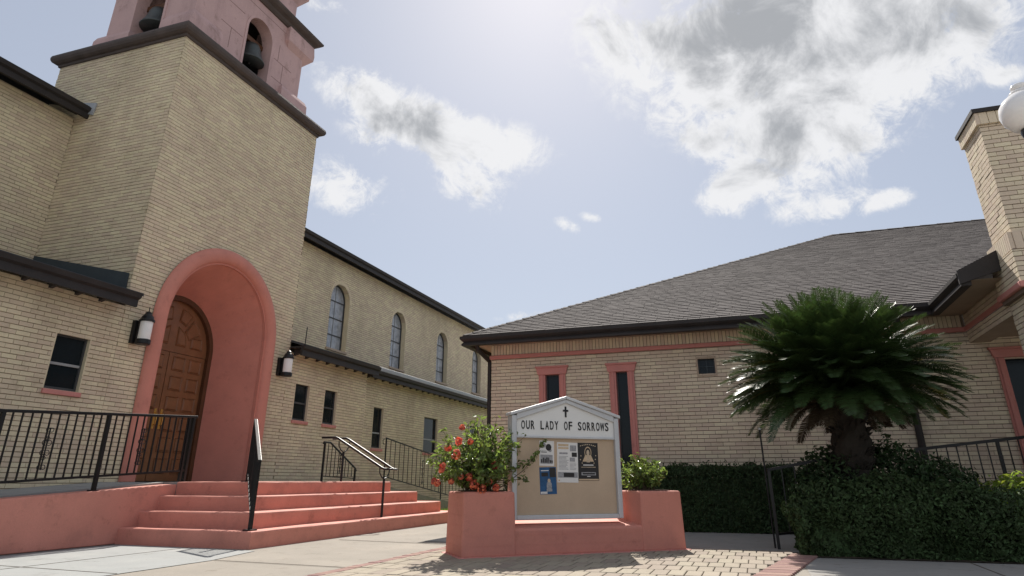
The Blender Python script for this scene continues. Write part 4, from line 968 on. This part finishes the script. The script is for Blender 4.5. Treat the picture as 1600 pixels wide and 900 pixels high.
# lettering
rotz = math.atan2(PD[1], PD[0])
def letter(ch_, s, z, h, wf, parent):
    cu = bpy.data.curves.new('letter', 'FONT'); cu.body = ch_; cu.size = 1; cu.extrude = .02; cu.offset = .012; cu.resolution_u = 4
    to = bpy.data.objects.new('letter_tmp', cu); COL.objects.link(to); dg = bpy.context.evaluated_depsgraph_get(); dg.update()
    me_ = bpy.data.meshes.new_from_object(to.evaluated_get(dg)); bpy.data.objects.remove(to); bpy.data.curves.remove(cu)
    co = np.array([v.co[:] for v in me_.vertices]); mn, mx = co.min(0), co.max(0)
    w = (mx[0]-mn[0]); 
    for v in me_.vertices:
        x_ = (v.co.x-(mn[0]+mx[0])/2)/w*wf; y_ = (v.co.y-mn[1])/(mx[1]-mn[1])*h; d = v.co.z*.12
        v.co = Vector(sp(s+x_, z+y_, -.0035-d))
    me_.materials.clear(); me_.materials.append(M['ink']); me_.name = 'letter'
    o = bpy.data.objects.new('letter', me_); COL.objects.link(o); attach(o, parent); return o
txt = 'OUR LADY OF SORROWS'; s = .775; LH = .098
adv = (1.885-.775)/(len(txt)-1)
for i, c in enumerate(txt):
    if c != ' ': letter(c, s+i*adv, 1.322, LH, .046 if c != 'W' else .060, hd_)
def strip(pts, parent, m, o=-.006, name='cross'):
    return spoly(pts, o, .001).build(name, m, parent)
CSX = SM+.0
strip([(CSX-.011, 1.47), (CSX+.011, 1.47), (CSX+.011, 1.535), (CSX+.036, 1.535), (CSX+.036, 1.556), (CSX+.011, 1.556), (CSX+.011, 1.595), (CSX-.011, 1.595), (CSX-.011, 1.556), (CSX-.036, 1.556), (CSX-.036, 1.535), (CSX-.011, 1.535)], hd_, 'ink')
# posters pinned on the board
def poster(s0, s1, z0, z1, m, label, prints, skew=0.0):
    c = ((s0+s1)/2, (z0+z1)/2)
    def T(u, v):
        a, b = s0+(s1-s0)*u, z0+(z1-z0)*v; da, db = a-c[0], b-c[1]; return (c[0]+da*math.cos(skew)-db*math.sin(skew), c[1]+da*math.sin(skew)+db*math.cos(skew))
    t = spoly([T(0, 0), T(1, 0), T(1, 1), T(0, 1)], .0105, .0145).build('poster', m); tag(t, label, 'poster')
    for poly, pm in prints:
        b = MB(); b.add([sp(*T(u, v), .0097-.0002*(prints.index((poly, pm)) % 5)) for u, v in poly], [tuple(range(len(poly)))]); b.build('print', pm, t)
def rc(u0, u1, v0, v1): return [(u0, v0), (u1, v0), (u1, v1), (u0, v1)]
def ell(cu, cv, a, b, n=14): return [(cu+a*math.cos(t), cv+b*math.sin(t)) for t in np.linspace(0, 2*math.pi, n, endpoint=False)]
BZ = lambda y: HDZ-.022-(y-684)/119*(HDZ-.022-SZ0-.05)    # height on the board from the picture row
BS = lambda x: .69+(x-800)/(966-800)*(1.98-.69)
random.seed(3)
wl = [(rc(.06, .9, .08, .44), 'ink_grey')]+[(rc(.1+.12*k, .1+.12*k+.09, .12, .12+random.uniform(.1, .28)), 'ink_black') for k in range(7)]+[(ell(.62, .74, .2, .14), 'ink_black'), (ell(.3, .82, .14, .1), 'ink_grey'), (ell(.72, .62, .12, .07), 'ink_grey'), (rc(.1, .5, .53, .56), 'ink_black'), (rc(.1, .45, .6, .615), 'ink_grey')]
poster(BS(838), BS(862), BZ(728), BZ(688), 'paper', 'small white poster with black and white pictures above the blue poster', wl, -.02)
bl = [(ell(.55, .30, .16, .20), 'ink_grey'), (ell(.55, .50, .09, .07), 'ink_pale'), (rc(.38, .72, .10, .2), 'ink_grey'), (rc(.02, .42, .015, .10), 'paper'), (rc(.08, .4, .04, .055), 'ink_grey'), (rc(.08, .55, .86, .89), 'paper'), (rc(.6, .97, .62, .97), 'ink_black'), (rc(.1, .5, .66, .80), 'ink_black')]
poster(BS(838), BS(865), BZ(772), BZ(730), 'ink_blue', 'blue poster with a pale standing figure pinned below the small white poster', bl, .03)
wh = [(rc(.05, .55, .90, .96), 'ink_tan'), (rc(.05, .55, .83, .88), 'ink_tan'), (rc(.1, .5, .70, .745), 'ink_grey'), (rc(.62, .92, .78, .93), 'ink_grey'), (rc(.70, .95, .64, .75), 'ink_black'), (rc(.6, .85, .52, .62), 'ink_grey')]
wh += [(rc(.07, random.uniform(.4, .55), .64-.032*k, .652-.032*k), 'ink_grey') for k in range(11)]+[(rc(.6, random.uniform(.8, .95), .48-.032*k, .49-.032*k), 'ink_grey') for k in range(6)]
wh += [(rc(.03, .97, .12, .255), 'ink_grey'), (rc(.3, .8, .135, .24), 'ink_black'), (rc(.82, .95, .14, .24), 'ink_grey'), (rc(.08, .25, .14, .2), 'paper'), (rc(.05, .12, .03, .07), 'ink_tan')]
poster(BS(867), BS(902), BZ(754), BZ(690), 'paper', 'tall white flyer of printed text beside the black poster', wh, -.015)
bk = [(ell(.5, .74, .17, .16), 'ink_tan'), (ell(.5, .74, .14, .13), 'ink_black'), ([(.22, .5), (.78, .5), (.64, .67), (.36, .67)], 'ink_tan'), (ell(.5, .73, .075, .085), 'ink_pale'), (rc(.42, .58, .48, .64), 'ink_pale'),
      (rc(.25, .75, .395, .42), 'paper'), (rc(.15, .85, .345, .36), 'ink_pale'), (rc(.15, .85, .14, .22), 'ink_grey'), (rc(.2, .8, .16, .20), 'ink_black'), (rc(.42, .58, .10, .12), 'paper'), (rc(.02, .98, .01, .045), 'ink_tan')]
bk += [([(.12+.09*k, .90+.04*math.sin(k*.4)), (.17+.09*k, .905+.04*math.sin(k*.4)), (.17+.09*k, .93+.04*math.sin(k*.4)), (.12+.09*k, .925+.04*math.sin(k*.4))], 'ink_pale') for k in range(9)]
bk += [(ell(u, v, .025, .018, 6), 'ink_pale') for u, v in ((.12, .55), (.2, .46), (.85, .56), (.78, .46), (.15, .65), (.88, .66))]
poster(BS(902), BS(937), BZ(751), BZ(690), 'ink_black', 'black poster with a haloed pale figure and small lettering', bk, .0)

# ================================================================== planter shrubs
random.seed(11)
def shrub(name, label, base, spread, lean, nst, lsize, m, cat='shrub', flowers=(), leafn=26, hvar=(.6, 1.0)):
    t = thing(name, label, cat, base, None); st_ = MB(); P = []; Nn = []
    for k in range(nst):
        a = random.uniform(0, 6.28); rr = math.sqrt(random.random())
        tip = np.array(base)+PDv*(spread[0]*rr*math.cos(a)+lean[0])+PNv*(spread[1]*rr*math.sin(a)+lean[1])+np.array([0, 0, spread[2]*random.uniform(*hvar)*(1-.45*rr*rr)])
        root = np.array(base)+PDv*random.uniform(-.15, .15)+PNv*random.uniform(-.12, .12)+np.array([0, 0, -.03])
        mid = (root+tip)/2+np.array([random.uniform(-.05, .05), random.uniform(-.05, .05), .06]); pts = [root, mid, tip]
        st_.tube(pts, [.006, .0045, .002], 4)
        for j in range(leafn):
            u = random.uniform(.25, 1.02); p = (1-u)**2*root+2*u*(1-u)*mid+u*u*tip if False else (root*(1-u)*(1-u)+2*mid*u*(1-u)+tip*u*u)
            off = np.array([random.gauss(0, 1), random.gauss(0, 1), random.gauss(.3, .8)]); off /= np.linalg.norm(off)
            P.append(p+off*lsize*random.uniform(.3, .8)); Nn.append(off*.6+np.array([0, 0, .5]))
    st_.build('stems', 'twig', t); foliage('foliage', np.array(P), np.array(Nn), lsize, m, t, aspect=.45, jit=.45)
    for f in flowers:
        b = MB(); c = np.array(f[:3])
        for k in range(46):
            d = np.random.default_rng(k+int(c[0]*1e4) % 997).normal(0, 1, 3); d /= np.linalg.norm(d); p = c+d*f[3]*random.uniform(.65, 1.0)
            a = np.cross(d, (0.3, .5, .8)); a /= np.linalg.norm(a); b2 = np.cross(d, a); sz = .017
            b.add([p-a*sz, p+b2*sz+d*.004, p+a*sz, p-b2*sz+d*.004], [(0, 1, 2, 3)])
        b.build('flower_cluster', 'petal_red', t)
    return t
PDv = np.array([*PD, 0]); PNv = np.array([*PN, 0])
def onplane(x, y, s_off):     # point of the vertical plane through the planter at depth s_off along its normal
    d = pdir(x, y); n3 = PNv; a = np.array([*PA, 0])+n3*s_off; t_ = ((a-np.array([0, 0, CAMH])) @ n3)/(d @ n3); return np.array([0, 0, CAMH])+d*t_
fl = []
for x, y, r_ in ((700, 700, .035), (690, 735, .03), (683, 755, .035), (678, 752, .03), (716, 690, .045), (712, 710, .05), (733, 745, .04), (741, 757, .05), (752, 763, .055), (764, 750, .045), (773, 728, .045), (775, 762, .04), (735, 690, .03), (720, 745, .03), (705, 752, .03), (722, 668, .03), (692, 728, .03)):
    p = onplane(x, y, .03); fl.append((*p, r_*1.1))
shrub('flowering_shrub', 'leafy shrub with red flower clusters spilling over the planter beside the steps', pp(.27, .3, .645), (.64, .46, .90), (.02, -.08), 105, .072, 'leaf_gloss', flowers=fl, leafn=30, hvar=(.2, 1.0))
tr = thing('shrub_sprig', 'thin leafy sprig reaching across the notice board from the flowering shrub', 'sprig', pp(.45, .2, .7))
pts = [np.array(pp(.45, .2, .66)), np.array(onplane(818, 735, .13)), np.array(onplane(838, 710, .11)), np.array(onplane(852, 686, .10))]
MB().tube(pts, [.005, .0045, .003, .002], 5).build('stem', 'twig', tr)
P = []; Q = []
for k in range(70):
    u = random.uniform(.35, 1)*3; i = min(2, int(u)); f = u-i; p = pts[i]*(1-f)+pts[i+1]*f; o = np.array([random.gauss(0, 1), random.gauss(0, 1), random.gauss(0, 1)]); o /= np.linalg.norm(o); P.append(p+o*.028); Q.append(o)
foliage('leaf_spray', np.array(P), np.array(Q), .055, 'leaf_gloss', tr)
shrub('leafy_shrub', 'glossy green shrub without flowers growing in the planter end beside the hedge', pp(2.42, .3, .645), (.36, .26, .46), (-.06, -.02), 60, .055, 'leaf_gloss', leafn=30, hvar=(.3, 1.0))

# ================================================================== hedges and beds
def hedge(name, label, boxes, n, size, m, ells=(), cat='hedge', core=True, loc=(0, 0, 0), lumpy=.07):
    t = thing(name, label, cat, loc); P = []; Q = []
    for (bx, w) in boxes:
        p, q_ = box_shell(*bx, int(n*w), .16, lumpy, 3.2); P.append(p); Q.append(q_)
        if core: MB().box(bx[0]+.13, bx[1]-.13, bx[2]+.13, bx[3]-.13, bx[4], bx[5]-.17).build('core_block', m, t)  # solid leaf-coloured block added inside as an occluder, no actual twigs
    for (c, r_, k) in ells:
        p, q_ = ell_shell(c, r_, k, .6, .16, 2.4, .02); P.append(p); Q.append(q_)
    for (bx, w) in boxes:                     # loose new growth above the trimmed top
        for k in range(int((bx[1]-bx[0])*26)):
            c = np.array([random.uniform(bx[0], bx[1]), random.uniform(bx[2], bx[3]), bx[5]-.02]); h_ = random.uniform(.03, .13); ln = np.array([random.gauss(0, .25), random.gauss(0, .25), 1])
            P.append(np.array([c+ln*h_*u+np.array([random.gauss(0, .012), random.gauss(0, .012), 0]) for u in np.linspace(0, 1, 7)])); Q.append(np.array([[random.gauss(0, 1), random.gauss(0, 1), .6] for _ in range(7)]))
    foliage('foliage', np.concatenate(P), np.concatenate(Q), size, m, t, aspect=.5, jit=.6)
    return t
hedge('clipped_hedge', 'clipped dark green hedge below the brick wall of the hall', [((-4.3, .55, 12.0, 12.62, 0, .97), 1.0)], 60000, .045, 'leaf_hedge', loc=(-1.5, 12.3, 0))
hedge('juniper_bed', 'dense dark green low shrub mass edging the sidewalk under the palm', [((.34, 1.7, 8.58, 9.4, 0, .50), .4), ((1.6, 4.4, 8.58, 9.4, 0, .34), .5)], 46000, .048, 'leaf_juniper',
      ells=[((.8, 9.0, .45), (.48, .42, .33), 4500), ((1.35, 9.05, .5), (.55, .45, .36), 5000), ((1.95, 9.0, .40), (.5, .42, .36), 4500), ((2.5, 9.1, .40), (.5, .45, .30), 4500), ((3.1, 9.0, .32), (.5, .42, .30), 4000), ((3.7, 9.1, .30), (.6, .42, .28), 4000)], loc=(2.3, 9.0, 0), lumpy=.13)
t = hedge('leafy_bush', 'taller dark green bush around the foot of the palm trunk', [], 1, .06, 'leaf_hedge', ells=[((.95, 9.75, .62), (.55, .45, .55), 5200), ((1.55, 9.85, .66), (.5, .4, .58), 5000), ((.62, 9.6, .45), (.32, .3, .48), 2600), ((2.05, 9.9, .55), (.5, .4, .5), 3600)], cat='bush', loc=(1.3, 9.8, 0))
b = MB()
for k in range(14):
    a = random.uniform(0, 6.28); b.tube([(1.3, 9.8, 0), (1.3+.3*math.cos(a), 9.8+.2*math.sin(a), .45), (1.3+.6*math.cos(a), 9.8+.3*math.sin(a), .85)], [.012, .008, .004], 5)
b.build('stems', 'twig', t)
def sprig_bush(name, label, c, r_, n, size, m):
    t = thing(name, label, 'bush', (c[0], c[1], 0)); p, q_ = ell_shell(c, r_, n, .35, .2, 3, .02); foliage('foliage', p, q_, size, m, t, aspect=.45)
    b = MB()
    for k in range(9):
        a = random.uniform(0, 6.28); b.tube([(c[0], c[1], 0), (c[0]+r_[0]*.4*math.cos(a), c[1]+r_[1]*.4*math.sin(a), c[2]), (c[0]+r_[0]*.8*math.cos(a), c[1]+r_[1]*.8*math.sin(a), c[2]+r_[2]*.4)], [.008, .006, .003], 5)
    b.build('stems', 'twig', t)
sprig_bush('yellow_bush', 'small bright yellow green bush behind the dark shrub mass', (2.85, 9.75, .50), (.48, .35, .34), 2600, .07, 'leaf_bright')
sprig_bush('round_bush', 'small rounded dark bush in front of the black railing by the porch', (2.35, 10.4, .55), (.42, .35, .42), 2600, .045, 'leaf_hedge')

# ================================================================== right railings and pole
t = thing('walk_railing', 'short black railing beside the walkway running into the dark shrubs', 'railing', (.16, 9.4, 0))
MB().bar((.12, 9.38, .88), (1.5, 9.95, 1.13), .04, .03).build('top_rail', 'iron', t)
MB().bar((.15, 9.40, .16), (1.5, 9.95, .30), .025, .025).build('bottom_rail', 'iron', t)
for k in range(10):
    u = k/9; x, y = .14+1.36*u, 9.39+.56*u; MB().bar((x, y, (0 if k in (0, 9) else .16+.14*u)), (x, y, .88+.25*u), .035 if k in (0, 9) else .014).build('post' if k in (0, 9) else 'baluster', 'iron', t)
t = thing('thin_pole', 'thin metal pole standing beside the hedge and short railing', 'pole', (.10, 9.55, 0))
MB().tube([(.10, 9.55, -.003), (.10, 9.55, 1.37)], .011, 8).build('shaft', 'iron', t); MB().lathe([(.012, 0), (.02, .004), (.02, .02), (.008, .03)], (.10, 9.55, 1.365), 10).build('tip', 'steel', t)
t = thing('porch_railing', 'black iron railing with balusters in front of the porch wall', 'railing', (2.9, 11, .2))
MB().bar((2.1, 11.0, 1.155), (5.2, 11.0, 1.48), .045, .04).build('top_rail', 'iron', t)
MB().bar((2.1, 11.0, .30), (5.2, 11.0, .45), .03).build('bottom_rail', 'iron', t)
for k in range(26):
    x = 2.12+.122*k; big = k in (0, 8, 17, 25); MB().bar((x, 11.0, 0 if big else .3), (x, 11.0, 1.15+(x-2.1)*.105), .04 if big else .014).build('post' if big else 'baluster', 'iron', t)

# ================================================================== sago palm
random.seed(5)
pm = thing('sago_palm', 'large sago palm with a dome of stiff dark green fronds', 'palm', (1.18, 9.62, 0))
PCt = np.array([1.13, 9.62, 1.74])
b = MB(); V = []; F = []; nseg = 22; lev = 20
for i in range(lev):
    z = 1.78*i/(lev-1); rr = .205-.02*math.sin(i*.9)+(.03 if i > 15 else 0)
    for j in range(nseg):
        a = 2*math.pi*j/nseg; r_ = rr+.022*math.sin(j*5+i*2.1)+.012*random.uniform(-1, 1); V.append((1.10+.08*z/1.78+r_*math.cos(a), 9.62+r_*math.sin(a), z))
for i in range(lev-1):
    for j in range(nseg): F.append((i*nseg+j, i*nseg+(j+1) % nseg, (i+1)*nseg+(j+1) % nseg, (i+1)*nseg+j))
b.add(V, F); trunk = b.build('trunk', 'palm_bark', pm)
lb = MB()
for k in range(230):                      # stubs of old leaf bases
    z = random.uniform(.1, 1.78); a = k*2.39996; c = np.array([1.10+.08*z/1.78, 9.62, z]); d = np.array([math.cos(a), math.sin(a), 0]); p = c+d*.205
    lb.add([p+np.array([-d[1], d[0], 0])*.04, p-np.array([-d[1], d[0], 0])*.04, p+d*.075+np.array([0, 0, .055]), p+np.array([0, 0, .05])], [(0, 1, 2), (0, 2, 3), (1, 3, 2)])
tag(lb.build('leaf_bases', 'palm_bark', trunk), kind='stuff')
def frond_mesh(L_, droop, m, curl=.35, nl=62):
    V = []; F = []; P = []; th = 0.0
    pts = []; x = z = 0.0; n = 24
    for i in range(n+1):
        u = i/n; ang = -droop*(u**1.5); pts.append((x, z, ang)); x += math.cos(ang)*L_/n; z += math.sin(ang)*L_/n
    def at(u):
        f = u*n; i = min(n-1, int(f)); f -= i; a, b = pts[i], pts[i+1]; return a[0]+(b[0]-a[0])*f, a[1]+(b[1]-a[1])*f, a[2]
    for i in range(n):
        (x0, z0, a0), (x1, z1, a1) = pts[i], pts[i+1]; w0, w1 = .011*(1-i/n)+.003, .011*(1-(i+1)/n)+.003; o = len(V)
        V += [(x0, -w0, z0), (x0, w0, z0), (x1, w1, z1), (x1, -w1, z1)]; F.append((o, o+1, o+2, o+3))
    for k in range(nl):
        u = .10+.89*k/(nl-1); px_, pz_, ang = at(u); ll = .20*math.sin(math.pi*min(1, u*.86+.12))**.7+.02
        for s in (-1, 1):
            sw = .85+.25*u; up_ = .55
            d = np.array([math.cos(sw)*math.cos(ang)-math.sin(ang)*.0, s*math.sin(sw)*.80, math.sin(ang)*math.cos(sw)+up_*.42]); d /= np.linalg.norm(d)
            d += np.random.default_rng(k*2+(s > 0)).normal(0, .04, 3)
            b0 = np.array([px_, s*.006, pz_]); w = np.array([math.cos(ang), 0, math.sin(ang)])*.0095; mid = b0+d*ll*.55; tip = b0+d*ll+np.array([.02, 0, -curl*.09*ll/.15])
            o = len(V); V += [tuple(b0-w*.7), tuple(b0+w*.7), tuple(mid+w), tuple(tip), tuple(mid-w)]; F.append((o, o+1, o+2, o+3, o+4))
    me = bpy.data.meshes.new('frond'); me.from_pydata([tuple(map(float, v)) for v in V], [], F); me.materials.append(M[m]); return me
variants = [frond_mesh(1.42, .35, 'leaf_palm'), frond_mesh(1.46, .62, 'leaf_palm'), frond_mesh(1.48, .95, 'leaf_palm'), frond_mesh(1.40, 1.05, 'leaf_palm')]
yellow = [frond_mesh(1.30, 1.15, 'leaf_yellow', .6), frond_mesh(1.36, .7, 'leaf_palm', 1.2, 46)]
dead = [frond_mesh(1.08, .9, 'leaf_dead', .8)]
NF = 360
for k in range(NF):
    u = (k+.5)/NF; el = math.degrees(math.asin(min(1, max(-.2, 1-1.18*u)))); az = k*2.39996323+random.uniform(-.12, .12)
    if el > 55: v = variants[0]
    elif el > 28: v = variants[1]
    else: v = variants[2] if el > 5 else variants[3]
    if el < 35 and k % 17 == 3: v = yellow[0]
    elif k % 9 == 5 and el < 60: v = yellow[1]
    el2 = el+ (4 if el > 55 else 12 if el > 28 else 17)+random.gauss(0, 5)
    o = bpy.data.objects.new('frond', v); COL.objects.link(o); s_ = random.uniform(.88, 1.0)
    o.location = tuple(PCt+np.array([.10*math.cos(az), .10*math.sin(az), random.uniform(-.03, .05)])); o.rotation_euler = Matrix.Rotation(az, 3, 'Z').to_4x4().to_euler() if False else (Matrix.Rotation(az, 4, 'Z') @ Matrix.Rotation(-R(min(el2, 88)), 4, 'Y') @ Matrix.Rotation(random.uniform(-.25, .25), 4, 'X')).to_euler()
    o.scale = (s_, s_, s_); attach(o, pm)
for k in range(26):
    az = k*2.39996+random.uniform(-.2, .2); o = bpy.data.objects.new('dead_frond', dead[0]); COL.objects.link(o)
    o.location = tuple(PCt+np.array([.14*math.cos(az), .14*math.sin(az), -.06])); o.rotation_euler = (Matrix.Rotation(az, 4, 'Z') @ Matrix.Rotation(-R(random.uniform(-14, 12)), 4, 'Y')).to_euler(); s_ = random.uniform(.55, .8); o.scale = (s_, s_, s_); attach(o, pm)

# ================================================================== globe street lamp
gx, gy, gz = 2.25, 5.33, 3.30
t = thing('street_lamp', 'white globe street lamp on a black post near the brick chimney', 'lamp', (gx, gy, 0))
MB().lathe([(.07, -.13), (.12, -.11), (.165, -.05), (.18, .01), (.172, .07), (.14, .12), (.095, .155), (.08, .165)], (gx, gy, gz), 32).build('globe', 'globe_glass', t, smooth=True)
MB().lathe([(.082, .160), (.088, .168), (.08, .18), (.05, .19), (.045, .20), (.062, .215), (.06, .235), (.04, .25), (.012, .26)], (gx, gy, gz), 24).build('finial', 'globe_glass', t, smooth=True)
MB().lathe([(.045, -.34), (.05, -.30), (.045, -.28), (.075, -.25), (.08, -.23), (.06, -.21), (.075, -.18), (.082, -.15), (.075, -.12)], (gx, gy, gz), 24).build('neck', 'iron', t, smooth=True)
MB().lathe([(.16, 0), (.16, .05), (.11, .08), (.10, .35), (.06, .42), (.05, .5), (.045, gz-.32)], (gx, gy, -.003), 20).build('post', 'iron', t, smooth=True)
